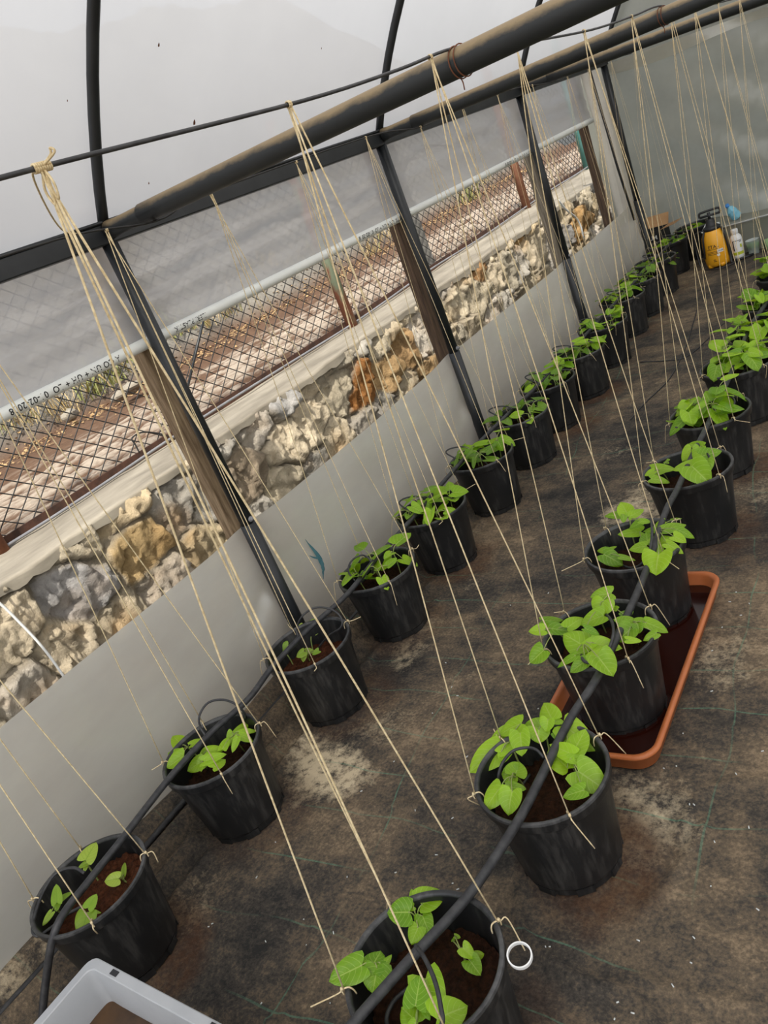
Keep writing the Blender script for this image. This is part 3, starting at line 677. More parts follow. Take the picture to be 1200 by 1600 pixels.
for i, (a, b, kind) in enumerate(weedpx):
    p = on((a, b), 2, .84); x = max(-3.15, min(-2.6, p[0])); y = CAM[1]+p[1]*(x-CAM[0])/(p[0]-CAM[0])
    z = zdirt(x, y); r = random.Random(100+i); mb = MB()
    for k in range(46):
        dry = r.random() < (.25 if kind == 'g' else .8); th = r.uniform(0, 2*PI); rr = r.uniform(0, .13)
        blade(mb, (x+rr*math.cos(th), y+rr*1.5*math.sin(th), z-.02), r.uniform(0, 2*PI), r.uniform(.08, .36 if kind == 'g' else .26), r.uniform(.004, .014 if kind == 'g' else .005), r.uniform(.2, .9), 1 if dry else 0)
    where = 'before the first steel post' if a < 250 else 'past the first steel post' if a < 640 else 'past the second steel post' if a < 820 else 'past the third steel post'
    nth = ORD[sum(1 for q in weedpx[:i] if ('l' if q[0] < 250 else 'm' if q[0] < 640 else 'n' if q[0] < 820 else 'o') == ('l' if a < 250 else 'm' if a < 640 else 'n' if a < 820 else 'o'))]
    tag(mb.build('weed_clump', [M['weed'], M['straw']], origin=(x, y, z)), f"{'green' if kind=='g' else 'straw-coloured'} weeds beyond fence, {nth} clump from left {where}", 'weeds', 'weeds along the yard edge')
mb = MB(); r = random.Random(5)
for k in range(3500):
    y = r.uniform(1.2, 11); x = -2.80+r.gauss(0, .17)-(.1 if y < 3 else 0); z = zdirt(x, y)+.012
    a = r.uniform(0, 2*PI); l = r.uniform(.006, .022); u = np.array([math.cos(a), math.sin(a), r.uniform(-.4, .4)])*l; v = np.array([-math.sin(a), math.cos(a), r.uniform(-.5, .5)])*l*.5
    c = np.array([x, y, z]); mb.add([c-u, c-v, c+u, c+v], [(0, 1, 2, 3)])
o = mb.build('leaf_litter', M['litter']); o['kind'] = 'stuff'; tag(o, 'dry fallen leaves scattered along the far edge of the dirt yard', 'dead leaves')
rk = random.Random(9)
for i, (px, r0, lab) in enumerate((((113, 655), .055, 'pale loose rock left of the green weeds beyond the fence'), ((190, 625), .05, 'pale loose rock below the green weeds beyond the fence'), ((208, 612), .06, 'small brown rock beside the green weeds beyond the fence'))):
    p = on(px, 2, .84); mb = MB(); n1, n2 = 10, 14; U = np.linspace(.02, PI-.02, n1); V = np.linspace(0, 2*PI, n2); UU, VV = np.meshgrid(U, V, indexing='ij')
    R_ = r0*(1+.45*(vn(UU*2+i*9, np.cos(VV)*1.3, 7)-.5)+.3*(vn(np.sin(VV)*2, UU*2+i, 8)-.5))
    mb.grid(p[0]+R_*np.sin(UU)*np.cos(VV), p[1]+R_*1.2*np.sin(UU)*np.sin(VV), p[2]+.03+.7*R_*np.cos(UU))
    o = mb.build('loose_rock', M['cap'], origin=tuple(p)); tag(sharp(o, 25), lab, 'rock')

# ------------------------------------------------------------------ pots
def pot_shell():
    mb = MB()
    prof = [(.0, .004), (.100, .003), (.109, .0), (.112, .002), (.1125, .019), (.1165, .022), (.1170, .026), (.1235, .09), (.131, .16), (.1385, .218), (.1395, .2215), (.1455, .2235), (.1475, .229), (.1490, .243),
            (.1500, .248), (.1490, .2524), (.1440, .2535), (.1405, .2515), (.1385, .245), (.1345, .20), (.126, .12), (.110, .012), (.0, .012)]
    n = 64; mb.lathe(prof, n)
    for k in range(8):                                    # drainage feet round the base
        a = k*PI/4; c, s_ = math.cos(a), math.sin(a); mb.obox((.1095*c, .1095*s_, .009), (.0055*c, .0055*s_, 0), (-.020*s_, .020*c, 0), (0, 0, .009))
    return mb
shell_me = pot_shell().build('pot_shell_master', M['pot']); SH = sharp(shell_me, 50).data; bpy.data.objects.remove(shell_me)
def soil_mesh(seed, zs, tilt=0, ta=0):
    mb = MB(); n = 34; g = np.linspace(-1, 1, n); A, B = np.meshgrid(g, g, indexing='ij')
    X = A*np.sqrt(1-B*B/2); Y = B*np.sqrt(1-A*A/2); r = np.hypot(X, Y); rad = .1335-(.215-zs)*.11
    Z = zs+.010*fbm(X*4+seed*3.1, Y*4, 3, seed)+.012*fbm(X*16, Y*16+seed, 2, seed+1)+tilt*(X*math.cos(ta)+Y*math.sin(ta))+.004*(1-r)
    rr = np.random.RandomState(seed); Z = Z+rr.uniform(-.003, .003, Z.shape)
    mb.grid(X*rad, Y*rad, Z, flip=True); return mb
soil_z = {}
def make_pot(row, i, x, y, z0, zs, tilt=0, ta=0, label=''):
    t = empty('plant_pot', (x, y, z0), label, 'plant pot', 'black plant pots in two rows'); t.rotation_euler = (0, 0, rnd.uniform(0, 6))
    s = bpy.data.objects.new('pot_shell', SH); C.objects.link(s); s.parent = t
    o = soil_mesh(i+(50 if row == 'R' else 0), zs, tilt, ta-t.rotation_euler.z).build('soil', M['soil'] if (row == 'L' and i in (0, 2)) else M['shadesoil'], t); return t
rowname = {'L': 'film-side row', 'R': 'middle row'}
def potlab(row, i):
    if row == 'L' and i == 14: return 'black plastic pot in the far corner, behind the yellow sprayer'
    ex = {('L', 0): ', above the grey crate', ('L', 2): ', in front of the first steel post', ('R', 0): ', cut by the bottom edge', ('R', 2): ', nearer of two in the orange tray', ('R', 3): ', farther of two in the orange tray'}.get((row, i), '')
    return f"black plant pot, {ORD[i]} in the {rowname[row]}{ex}"
ZS_L = [.185, .155, .165, .175, .185, .18, .18, .18, .18, .18, .18, .18, .18, .18, .18]
ZS_R = [.165, .165, .175, .170, .175, .18, .18, .18, .18, .18]
for i, (x, y) in enumerate(LEFT): make_pot('L', i, x, y, 0, ZS_L[i], .018 if i == 0 else 0, .9, label=potlab('L', i))
TZ = .010
for i, (x, y) in enumerate(RIGHT): make_pot('R', i, x, y, TZ if i in (2, 3) else 0, ZS_R[i], label=potlab('R', i))
def pz(row, i): return TZ if (row == 'R' and i in (2, 3)) else 0

# ------------------------------------------------------------------ bean plants
def leaf(mb, base, tip, nrm, wr, r, cup=.12, droop=.10, mi=0):
    base = np.array(base); tip = np.array(tip); ax = tip-base; Ln = np.linalg.norm(ax); ax = ax/Ln
    nrm = np.array(nrm, float); nrm = nrm-ax*np.dot(nrm, ax); nrm /= np.linalg.norm(nrm); sd = np.cross(nrm, ax)
    n, m = 9, 7; vs = []; uvs = []; base = base-ax*Ln*.03; Ln *= 1.10; W = Ln*wr*1.26; tone = r.randint(0, 9); ph = r.uniform(0, 6); tw = r.uniform(-.25, .25)
    for i in range(n):
        t = i/(n-1); sh = ((1-t)**.74)*((t+.15)**.38)/.66
        for j in range(m):
            u = -1+2*j/(m-1); yy = Ln*(t-.17*(1-t)**2.2*math.sin(min(1, abs(u)*1.15)*PI/1.6))
            xx = W*.5*sh*u
            zz = cup*W*(abs(u)**1.3)*(.9-.5*t)-droop*Ln*(t**2) + .035*W*math.sin(ph+5*t+2.2*u)*abs(u) + tw*xx*t - .12*W*max(0, abs(u)-.6)*2
            vs.append(base+ax*yy+sd*xx+nrm*zz); uvs.append((t, tone+.01+.98*(u+1)/2))
    fs = [(i*m+j, i*m+j+1, (i+1)*m+j+1, (i+1)*m+j) for i in range(n-1) for j in range(m-1)]
    mb.add(vs, fs, mi, uvs)
def quad(dx, dy, row):
    a = 'far' if dy > 0 else 'near'; b = ('film side' if row == 'L' else 'film side') if dx < 0 else 'path side'
    return a, b
usedlab = {}
def plantlabel(row, i, dx, dy, kind):
    a, b = quad(dx, dy, row); key = (row, i, a, b)
    if key in usedlab:
        for aa in ('near', 'far'):
            for bb in ('film side', 'path side'):
                if (row, i, aa, bb) not in usedlab: a, b, key = aa, bb, (row, i, aa, bb)
    usedlab[key] = 1
    p = 'corner pot behind the sprayer' if (row == 'L' and i == 14) else f"{ORD[i]} pot of the {rowname[row]}"
    return f"{kind}, {a} {b}, {p}"
def plant(row, i, root, leaves, kind='green bean seedling', mat='leaf', seed=0, hstem=None):
    """root: soil point (world); leaves: list of (base, tip, normal, width ratio)"""
    px, py = (LEFT if row == 'L' else RIGHT)[i]
    t = empty('bean_seedling', tuple(root), plantlabel(row, i, root[0]-px, root[1]-py, kind), 'seedling', 'bean seedlings in the pots')
    r = random.Random(seed); mb = MB(); ms = MB()
    cz = max(l[0][2] for l in leaves); cen = np.mean([np.array(l[0]) for l in leaves], 0)
    topp = np.array([root[0]*.35+cen[0]*.65, root[1]*.35+cen[1]*.65, max(root[2]+.02, cz-.022 if hstem is None else hstem)])
    ms.tube(catmull([np.array(root)+(0, 0, -.012), (np.array(root)+topp)/2+np.array([r.uniform(-.006, .006), r.uniform(-.006, .006), 0]), topp], 5), .0022, 7)
    for b, tp, n, w in leaves:
        leaf(mb, b, tp, n, w, r, r.uniform(.10, .34), r.uniform(.04, .30))
        b = np.array(b); md = (topp+b)/2+np.array([0, 0, .006])
        ms.tube(catmull([topp, md, b+(np.array(tp)-b)*.02], 4), [.0014]*9, 6)
    part(mb, 'foliage', M[mat], t); part(ms, 'stem', M['stem'], t)
    return t
UP = np.array([0, 0, 1.])
def handplant(row, i, org, sc, root, lv, hl=.07, mat='leaf', kind='green bean seedling'):
    """leaf outlines measured as (base, tip, width/length)"""
    px, py = (LEFT if row == 'L' else RIGHT)[i]; zs = (ZS_L if row == 'L' else ZS_R)[i]+pz(row, i)
    I = lambda q: (org[0]+q[0]/sc, org[1]+q[1]/sc)
    rt = on(I(root), 2, zs); d = np.hypot(rt[0]-px, rt[1]-py)
    if d > .11: rt[0] = px+(rt[0]-px)*.11/d; rt[1] = py+(rt[1]-py)*.11/d
    rt[2] = zs; out = []
    for k, (b, tp, w) in enumerate(lv):
        r = random.Random(k*7+i); mid = ((b[0]+tp[0])/2, (b[1]+tp[1])/2)
        h = zs+hl+r.uniform(-.012, .018)
        q = on(I(mid), 2, h); tc = CAM-q; tc /= np.linalg.norm(tc)
        n = UP*.55+tc*.55+np.array([r.uniform(-.2, .2), r.uniform(-.2, .2), 0]); n /= np.linalg.norm(n)
        B, T = onp(I(b), q, n), onp(I(tp), q, n); Lm = np.linalg.norm(T-B)
        out.append((B, T, n, max(.35, w)))
    plant(row, i, rt, out, kind, mat, seed=i*31+len(out))
# first pot, middle row
A = ((500, 1360), 3.75)
handplant('R', 0, *A, (575, 290), [((520, 245), (400, 245), 1.15), ((600, 195), (722, 125), 1.0), ((555, 215), (535, 105), .45), ((575, 335), (535, 420), 1.0), ((600, 265), (640, 372), .8), ((548, 212), (505, 228), .9)], .075)
handplant('R', 0, *A, (370, 590), [((238, 560), (62, 642), .75), ((300, 580), (345, 465), 1.2), ((335, 570), (310, 705), 1.25), ((372, 560), (415, 490), .5)], .085)
handplant('R', 0, *A, (850, 580), [((838, 455), (898, 505), 1.0), ((880, 530), (935, 603), 1.0), ((905, 505), (958, 485), .9), ((790, 385), (822, 392), .8), ((780, 415), (782, 395), 1.)], .035, kind='tiny bean seedling')
handplant('R', 0, *A, (620, 800), [((560, 790), (585, 620), .85), ((620, 640), (690, 840), .85), ((690, 870), (852, 785), 1.0), ((570, 890), (480, 800), 1.1), ((610, 815), (640, 870), .6), ((560, 900), (500, 960), .8)], .085)
B = ((720, 1080), 4.615)
handplant('R', 1, *B, (375, 520), [((275, 425), (76, 552), .75), ((350, 305), (212, 372), .75), ((432, 235), (272, 292), .75), ((430, 305), (440, 460), .85), ((290, 440), (398, 362), .6), ((310, 430), (285, 497), .8)], .085)
handplant('R', 1, *B, (650, 330), [((590, 270), (462, 238), .95), ((560, 275), (565, 368), 1.5), ((655, 195), (594, 78), .85), ((630, 205), (610, 285), 1.2), ((680, 218), (742, 225), .8)], .10)
handplant('R', 1, *B, (835, 590), [((755, 255), (955, 402), .75), ((692, 300), (785, 375), .7), ((810, 440), (893, 280), .8), ((802, 455), (640, 380), .6), ((790, 490), (935, 500), .5), ((770, 555), (640, 420), .95), ((850, 580), (1037, 702), .95), ((885, 715), (742, 752), .7)], .085)
handplant('R', 1, *B, (470, 700), [((395, 600), (300, 590), 1.5), ((395, 600), (420, 512), 1.5), ((288, 690), (175, 828), .8), ((370, 725), (332, 878), 1.0), ((340, 690), (462, 700), .6)], .075)
Cc = ((810, 900), 4.8)
handplant('R', 2, *Cc, (230, 470), [((190, 405), (82, 412), .75), ((225, 390), (398, 415), .5), ((185, 335), (325, 325), .42), ((370, 385), (478, 302), .6), ((187, 560), (92, 645), 1.0)], .095)
handplant('R', 2, *Cc, (655, 330), [((692, 130), (548, 150), .75), ((640, 185), (600, 288), 1.3), ((632, 300), (472, 350), .75), ((500, 395), (603, 425), .55)], .11)
handplant('R', 2, *Cc, (480, 600), [((515, 540), (345, 430), .95), ((545, 510), (405, 592), .5), ((580, 510), (765, 535), .6), ((600, 610), (707, 742), 1.05), ((560, 640), (625, 530), .9), ((425, 600), (290, 668), .4), ((505, 640), (392, 702), .7)], .09)
handplant('R', 2, *Cc, (900, 520), [((755, 355), (865, 310), .75), ((780, 300), (858, 262), .7), ((845, 395), (745, 480), 1.0), ((815, 480), (918, 485), .6), ((895, 365), (905, 425), 1.2), ((885, 345), (968, 325), .7), ((960, 350), (1110, 400), .6), ((1035, 430), (940, 478), .6), ((740, 250), (698, 232), .8)], .085)
Dd = ((900, 770), 6.0)
handplant('R', 3, *Dd, (520, 330), [((430, 205), (272, 212), .45), ((480, 195), (418, 82), .85), ((500, 225), (630, 150), .5), ((450, 215), (440, 272), .9), ((610, 285), (500, 325), .65), ((600, 265), (695, 270), .6)], .12)
handplant('R', 3, *Dd, (570, 470), [((602, 365), (402, 382), .5), ((655, 500), (503, 520), .75), ((670, 475), (660, 368), .9)], .085)
handplant('R', 3, *Dd, (740, 520), [((815, 345), (636, 345), .45), ((825, 270), (738, 300), .6), ((825, 345), (1020, 295), .5), ((945, 345), (1102, 402), .5), ((735, 505), (882, 398), .8), ((920, 410), (1025, 450), .85), ((855, 480), (992, 550), .5), ((775, 580), (735, 737), 1.35), ((740, 530), (842, 545), .8), ((900, 255), (985, 235), .35)], .09)
handplant('R', 3, *Dd, (290, 690), [((265, 580), (425, 655), .8), ((285, 540), (198, 530), .7), ((290, 545), (378, 490), .3), ((420, 600), (550, 625), .4)], .06)
Ee = ((980, 670), 6.0)
handplant('R', 4, *Ee, (340, 480), [((245, 375), (427, 355), .5), ((252, 400), (168, 440), .7), ((380, 305), (295, 292), .55), ((230, 470), (392, 478), .6), ((270, 420), (350, 410), .5)], .075)
handplant('R', 4, *Ee, (660, 300), [((610, 355), (757, 487), .95), ((740, 300), (735, 405), .9), ((618, 330), (436, 382), .45), ((690, 285), (615, 310), .6), ((600, 195), (515, 290), .85), ((700, 165), (574, 135), .6), ((680, 180), (632, 282), .8), ((705, 255), (878, 205), .7)], .10)
Ff = ((20, 1290), 5.0)
handplant('L', 0, *Ff, (660, 415), [((572, 265), (642, 130), .85), ((582, 295), (508, 330), .6), ((575, 310), (555, 360), .6)], .07, 'leafyellow', 'pale young bean seedling')
handplant('L', 0, *Ff, (385, 680), [((345, 595), (337, 462), .55), ((352, 595), (448, 505), .45), ((345, 600), (342, 665), .8), ((300, 680), (233, 768), .5)], .055, 'leafyellow', 'pale young bean seedling')
handplant('L', 0, *Ff, (925, 475), [((825, 415), (718, 430), .9), ((865, 385), (872, 288), .38), ((840, 410), (878, 398), .5)], .035, 'leafyellow', 'pale young bean seedling')
handplant('L', 0, *Ff, (665, 780), [((590, 640), (650, 538), .8), ((610, 635), (645, 630), .6), ((580, 690), (530, 858), .85), ((612, 670), (684, 675), .4)], .05, 'leafyellow', 'pale young bean seedling')
Gg = ((240, 1080), 6.0)
handplant('L', 1, *Gg, (330, 560), [((270, 510), (182, 408), .9), ((280, 540), (402, 376), .42), ((235, 590), (132, 560), .75), ((280, 610), (130, 712), .75), ((355, 500), (483, 440), .5), ((260, 510), (265, 580), .5)], .08)
handplant('L', 1, *Gg, (500, 720), [((500, 560), (425, 640), .7), ((455, 660), (318, 735), .85), ((510, 560), (640, 530), .7), ((480, 655), (668, 593), .45), ((560, 715), (662, 628), .85), ((462, 690), (445, 752), .4)], .075)
handplant('L', 1, *Gg, (850, 550), [((770, 440), (875, 272), .5), ((740, 390), (700, 502), .7), ((650, 540), (692, 415), .6), ((790, 440), (740, 568), .5), ((815, 385), (955, 355), .4), ((810, 420), (925, 465), .6)], .08)
Hh_ = ((400, 930), 6.667)
handplant('L', 2, *Hh_, (560, 500), [((495, 330), (433, 392), .9), ((610, 285), (528, 310), .8), ((665, 320), (558, 412), .7)], .05, 'leafyellow', 'pale small bean seedling')
handplant('L', 2, *Hh_, (320, 720), [((335, 520), (250, 590), .8), ((252, 622), (198, 682), .8)], .04, 'leafyellow', 'pale small bean seedling')
handplant('L', 2, *Hh_, (570, 690), [((500, 590), (425, 640), .9), ((500, 610), (485, 685), .8), ((528, 590), (605, 575), .8), ((652, 580), (590, 612), .8)], .04, 'leafyellow', 'pale small bean seedling')
def genplant(row, i, ang, rad, n, hgt, size, mat, seed):
    r = random.Random(seed); px, py = (LEFT if row == 'L' else RIGHT)[i]; zs = (ZS_L if row == 'L' else ZS_R)[i]+pz(row, i)
    root = np.array([px+rad*math.cos(ang), py+rad*math.sin(ang), zs]); out = []; a0 = r.uniform(0, 6)
    for k in range(n):
        a = a0+k*2.4+r.uniform(-.4, .4); e = .016+.028*r.random(); hh = zs+hgt*(.62+.45*k/n)+r.uniform(-.012, .012)
        b = np.array([root[0]+.012*math.cos(ang)+e*math.cos(a), root[1]+.012*math.sin(ang)+e*math.sin(a), hh]); ln = size*r.uniform(.7, 1.15)
        el = r.uniform(-.55, .55); tp = b+ln*np.array([math.cos(a)*math.cos(el), math.sin(a)*math.cos(el), math.sin(el)])
        nn = np.array([-.3*math.cos(a)*el, -.3*math.sin(a)*el, 1])+np.array([r.uniform(-.35, .35), r.uniform(-.35, .35), 0])
        out.append((b, tp, nn, r.uniform(.62, .95)))
    plant(row, i, root, out, 'leafy bean seedling', mat, seed)
sd = 500
for i in range(3, 15):
    for q in range(4):
        sd += 1; r = random.Random(sd); a = (PI*.25+q*PI/2)+r.uniform(-.25, .25)
        genplant('L', i, a, r.uniform(.055, .085), r.randint(4, 7), r.uniform(.09, .135) if i < 12 else r.uniform(.05, .07), r.uniform(.052, .068), 'leaf' if i < 5 else r.choice(['leaf', 'leafdark']), sd)
for i in range(5, 10):
    for q in range(4):
        sd += 1; r = random.Random(sd); a = (PI*.25+q*PI/2)+r.uniform(-.25, .25)
        genplant('R', i, a, r.uniform(.05, .08), r.randint(6, 9), r.uniform(.11, .15), r.uniform(.062, .08), 'leaf', sd)

# ------------------------------------------------------------------ overhead wires and twine
wp = [(1.24, -.5, 1.612), (1.24, .3, 1.613), (1.24, .612, 1.618), (1.24, 1.139, 1.620), (1.24, 1.45, 1.632), (1.24, 1.688, 1.6475), (1.24, 1.86, 1.634), (1.24, 2.11, 1.627), (1.24, 2.57, 1.620), (1.24, 3.0, 1.630), (1.24, 3.314, 1.642),
      (1.24, 3.6, 1.622), (1.24, 4.1, 1.605), (1.24, 4.6, 1.603), (1.24, 4.94, 1.601), (1.24, 5.6, 1.58), (1.24, 6.56, 1.585)]
WP = np.array(wp)
mb = MB(); mb.tube(catmull(wp, 6), .0031, 10); tag(mb.build('support_wire', M['hose']), 'black coated support wire strung over the dusty cross pipes above the middle row', 'wire')
lw = [(.225, YN, 1.61), (.225, .06, 1.605), (.225, .6, 1.635), (.225, 1.35, 1.636), (.225, 1.688, 1.600), (.225, 1.95, 1.626), (.225, 2.9, 1.632), (.225, 3.314, 1.602), (.225, 3.7, 1.626), (.225, 4.4, 1.626), (.225, 4.94, 1.594), (.225, 5.4, 1.622), (.225, 6.5, 1.600)]
LW = np.array(lw)
mb = MB(); mb.tube(catmull(lw, 6), .0028, 8); tag(mb.build('support_wire', M['wire']), 'thin dark support wire under the eaves above the film-side row', 'wire')
TA = [50, 146, 214, 321]
def twine_set(row, i, x, y):
    r = random.Random(900+i+(40 if row == 'R' else 0)); wire = WP if row == 'R' else LW
    top = np.array([wire[0, 0], y+r.uniform(-.01, .01), 0]); top[2] = np.interp(top[1], wire[:, 1], wire[:, 2])
    dist = abs(y); rd = .00165-.00016*dist
    where = 'corner pot behind the sprayer' if (row == 'L' and i == 14) else f"{ORD[i]} pot of the {rowname[row]}"
    t = empty('twine_trellis', tuple(top), f"four twine strings from overhead wire to the {where}", 'twine', 'twine strings tied to the pots')
    mk = MB(); n = 3 if not (row == 'R' and i == 0) else 8; wr = .0032 if row == 'R' else .0028
    for k in range(n):
        yo = (k-n/2)*.003; mk.tube([top+np.array([(wr+.0014)*math.cos(a), yo+.002*math.sin(a*.5), (wr+.0014)*math.sin(a)]) for a in np.linspace(0, 2*PI, 13)], .0012 if n == 3 else .0015, 5)
    if row == 'R' and i == 0:
        for (dx, dy, dz, s) in ((-.004, -.004, -.040, .005), (.006, -.004, -.036, .005), (.022, .004, .012, .004), (.0, -.002, -.024, .003)):
            p = top; mk.tube(catmull([p, p+np.array([dx+s, dy, dz*.55]), p+np.array([dx, dy, dz]), p+np.array([dx-s, dy, dz*.55]), p], 6), .0015, 6)
        mk.tube(catmull([top, top+np.array([-.05, .02, -.002]), top+np.array([-.35, .25, -.03]), np.array([.10, 1.52, 1.645])], 8), .0014, 6)
    part(mk, 'knot', M['twine'], t)
    z0 = pz(row, i); base = rnd.uniform(-6, 6)
    for q in range(4):
        a = math.radians(TA[q]+r.uniform(-7, 7)); rim = np.array([x+.150*math.cos(a), y+.150*math.sin(a), z0+.2535])
        st_ = top+np.array([r.uniform(-.003, .003), r.uniform(-.006, .006), -wr]); m = MB()
        sag = np.array([r.uniform(-.006, .006), r.uniform(-.006, .006), 0])
        pts = [st_*(1-s)+rim*s+sag*math.sin(s*PI)+np.array([0, 0, -.004*math.sin(s*PI)]) for s in np.linspace(0, 1, 9)]
        m.tube(pts, rd, 6)
        o_ = np.array([math.cos(a), math.sin(a), 0])
        hk = [rim+o_*.004, rim+o_*.003+np.array([0, 0, -.012]), rim-o_*.006+np.array([0, 0, -.020]), rim-o_*.016+np.array([0, 0, -.008]), rim-o_*.010+np.array([0, 0, .003]), rim+o_*.002+np.array([0, 0, .004])]
        hk = [rim+o_*.0035+np.array([0, 0, -.010]), rim+o_*.004+np.array([0, 0, -.001]), rim+np.array([0, 0, .0035]), rim-o_*.010+np.array([0, 0, .003]), rim-o_*.0155+np.array([0, 0, -.006]), rim-o_*.017+np.array([0, 0, -.018])]
        m.tube(catmull(hk, 4), rd, 6)
        m.tube([rim+o_*.002+np.array([0, 0, .007]), rim+o_*.004+np.array([0, 0, .001])], .003, 6)
        tl_ = r.uniform(.035, .085); up_ = r.random() < .35
        e = rim+o_*(tl_*(.75 if up_ else .35))+np.array([r.uniform(-.02, .02), r.uniform(-.02, .02), (-.1 if up_ else -1.0)*tl_])
        m.tube(catmull([rim+o_*.005, rim+o_*.018+np.array([0, 0, -.004]), e], 5), rd*.9, 5)
        part(m, 'strand', M['twine'], t)
for i, (x, y) in enumerate(LEFT): twine_set('L', i, x, y)
for i, (x, y) in enumerate(RIGHT): twine_set('R', i, x, y)

# ------------------------------------------------------------------ irrigation hoses with drip tubes
HZ = POT_H+.0125
def hose(row, pts, lab, r):
    t = empty('irrigation_hose', tuple(pts[0]), lab, 'hose'); path = catmull(pts, 8); mb = MB(); mb.tube(path, r, 12); part(mb, 'main_pipe', M['hose'], t)
    return t, np.array(path)
lp = [on((62, 1640), 2, .02), on((72, 1530), 2, .16)] + [on(q, 2, HZ) for q in ((90, 1445), (140, 1375), (190, 1312), (268, 1212), (330, 1145), (388, 1092), (425, 1043), (480, 985), (543, 928), (590, 870), (640, 815), (700, 745), (760, 680))]
lp += [np.array([.215, y, HZ]) for y in (3.75, 4.15, 4.6, 5.15, 5.55, 6.0, 6.4)]
hl_, lpath = hose('L', lp, 'black irrigation hose lying across the rims of the film-side row of pots', .0095)
rp = [on(q, 2, HZ) for q in ((500, 1660), (560, 1590), (640, 1500), (735, 1395), (805, 1290), (840, 1225), (890, 1125))]
rp += [on(q, 2, HZ+TZ) for q in ((935, 1055), (985, 950), (1012, 885), (1040, 800))]+[on(q, 2, HZ) for q in ((1058, 765), (1083, 710), (1110, 655), (1145, 577), (1171, 513), (1197, 474))]+[np.array([1.225, 5.3, HZ-.04]), np.array([1.225, 5.7, .02])]
hr_, rpath = hose('R', rp, 'black irrigation hose lying across the rims of the middle row of pots', .0098)
def drip(par, pts, r=.0034):
    mb = MB(); mb.tube(catmull(pts, 8), r, 7); part(mb, 'drip_tube', M['hose'], par)
def hx(path, y):
    o = np.argsort(path[:, 1]); return np.interp(y, path[o, 1], path[o, 0])
# measured loops on the nearest pots
F_ = lambda q: (20+q[0]/5, 1290+q[1]/5)
G_ = lambda q: (240+q[0]/6, 1080+q[1]/6)
H_ = lambda q: (400+q[0]/6.667, 930+q[1]/6.667)
drip(hl_, [on(F_((560, 370)), 2, .262), on(F_((470, 330)), 2, .272), on(F_((330, 380)), 2, .27), on(F_((220, 560)), 2, .255), on(F_((155, 790)), 2, .245), on(F_((195, 862)), 2, .235), on(F_((310, 790)), 2, .225), on(F_((430, 690)), 2, .22), on(F_((640, 590)), 2, .20)], .0042)
drip(hl_, [on(G_((500, 435)), 2, .262), on(G_((440, 340)), 2, .29), on(G_((430, 230)), 2, .32), on(G_((510, 110)), 2, .335), on(G_((650, 80)), 2, .33), on(G_((780, 130)), 2, .31), on(G_((860, 230)), 2, .26), on(G_((800, 300)), 2, .21), on(G_((700, 330)), 2, .17)])
drip(hl_, [on(H_((445, 450)), 2, .262), on(H_((425, 350)), 2, .29), on(H_((480, 220)), 2, .33), on(H_((620, 130)), 2, .335), on(H_((790, 150)), 2, .31), on(H_((890, 240)), 2, .28), on(H_((880, 340)), 2, .25), on(H_((760, 420)), 2, .22), on(H_((640, 560)), 2, .17)])
K_ = lambda q: (510+q[0]/4.8, 730+q[1]/4.8)
drip(hl_, [on(K_((215, 850)), 2, .262), on(K_((165, 780)), 2, .28), on(K_((190, 700)), 2, .30), on(K_((270, 660)), 2, .305), on(K_((330, 700)), 2, .29), on(K_((345, 780)), 2, .25), on(K_((250, 880)), 2, .2)])
for i in range(4, 14):
    x, y = LEFT[i]; r = random.Random(i); h = hx(lpath, y)
    drip(hl_, [(h, y-.06, HZ), (h-.05, y-.05, HZ+.02), (h-.095, y-.02, HZ+.035), (h-.085, y+.03, HZ+.03), (h-.03, y+.055, HZ+.012), (h+.03, y+.03, HZ-.03), (x+.03, y, .185)])
A_ = lambda q: (500+q[0]/3.75, 1360+q[1]/3.75)
drip(hr_, [on(A_((560, 440)), 2, .268), on(A_((610, 510)), 2, .285), on(A_((670, 640)), 2, .29), on(A_((705, 790)), 2, .285), on(A_((710, 910)), 2, .27), on(A_((600, 990)), 2, .23), on(A_((440, 960)), 2, .20), on(A_((390, 880)), 2, .19), on(A_((430, 770)), 2, .185), on(A_((520, 690)), 2, .18)], .0042)
B_ = lambda q: (720+q[0]/4.615, 1080+q[1]/4.615)
drip(hr_, [on(B_((600, 480)), 2, .265), on(B_((540, 420)), 2, .285), on(B_((460, 408)), 2, .30), on(B_((370, 435)), 2, .295), on(B_((300, 520)), 2, .275), on(B_((272, 620)), 2, .25), on(B_((290, 720)), 2, .21), on(B_((400, 720)), 2, .18), on(B_((500, 600)), 2, .18)])
C_ = lambda q: (810+q[0]/4.8, 900+q[1]/4.8)
drip(hr_, [on(C_((660, 290)), 2, .285), on(C_((700, 340)), 2, .30), on(C_((712, 430)), 2, .30), on(C_((680, 540)), 2, .295), on(C_((600, 625)), 2, .29), on(C_((520, 650)), 2, .285), on(C_((475, 610)), 2, .28), on(C_((490, 540)), 2, .23), on(C_((540, 470)), 2, .19)], .004)
D_ = lambda q: (900+q[0]/6, 770+q[1]/6)
drip(hr_, [on(D_((705, 250)), 2, .30), on(D_((712, 330)), 2, .31), on(D_((708, 450)), 2, .30), on(D_((680, 570)), 2, .285), on(D_((610, 670)), 2, .26), on(D_((520, 705)), 2, .22), on(D_((430, 680)), 2, .19)], .004)
for i in range(4, 10):
    x, y = RIGHT[i]; h = hx(rpath, y)
    drip(hr_, [(h, y+.06, HZ), (h+.04, y+.05, HZ+.02), (h+.07, y, HZ+.01), (h+.04, y-.04, HZ-.03), (h-.01, y-.03, .19)])
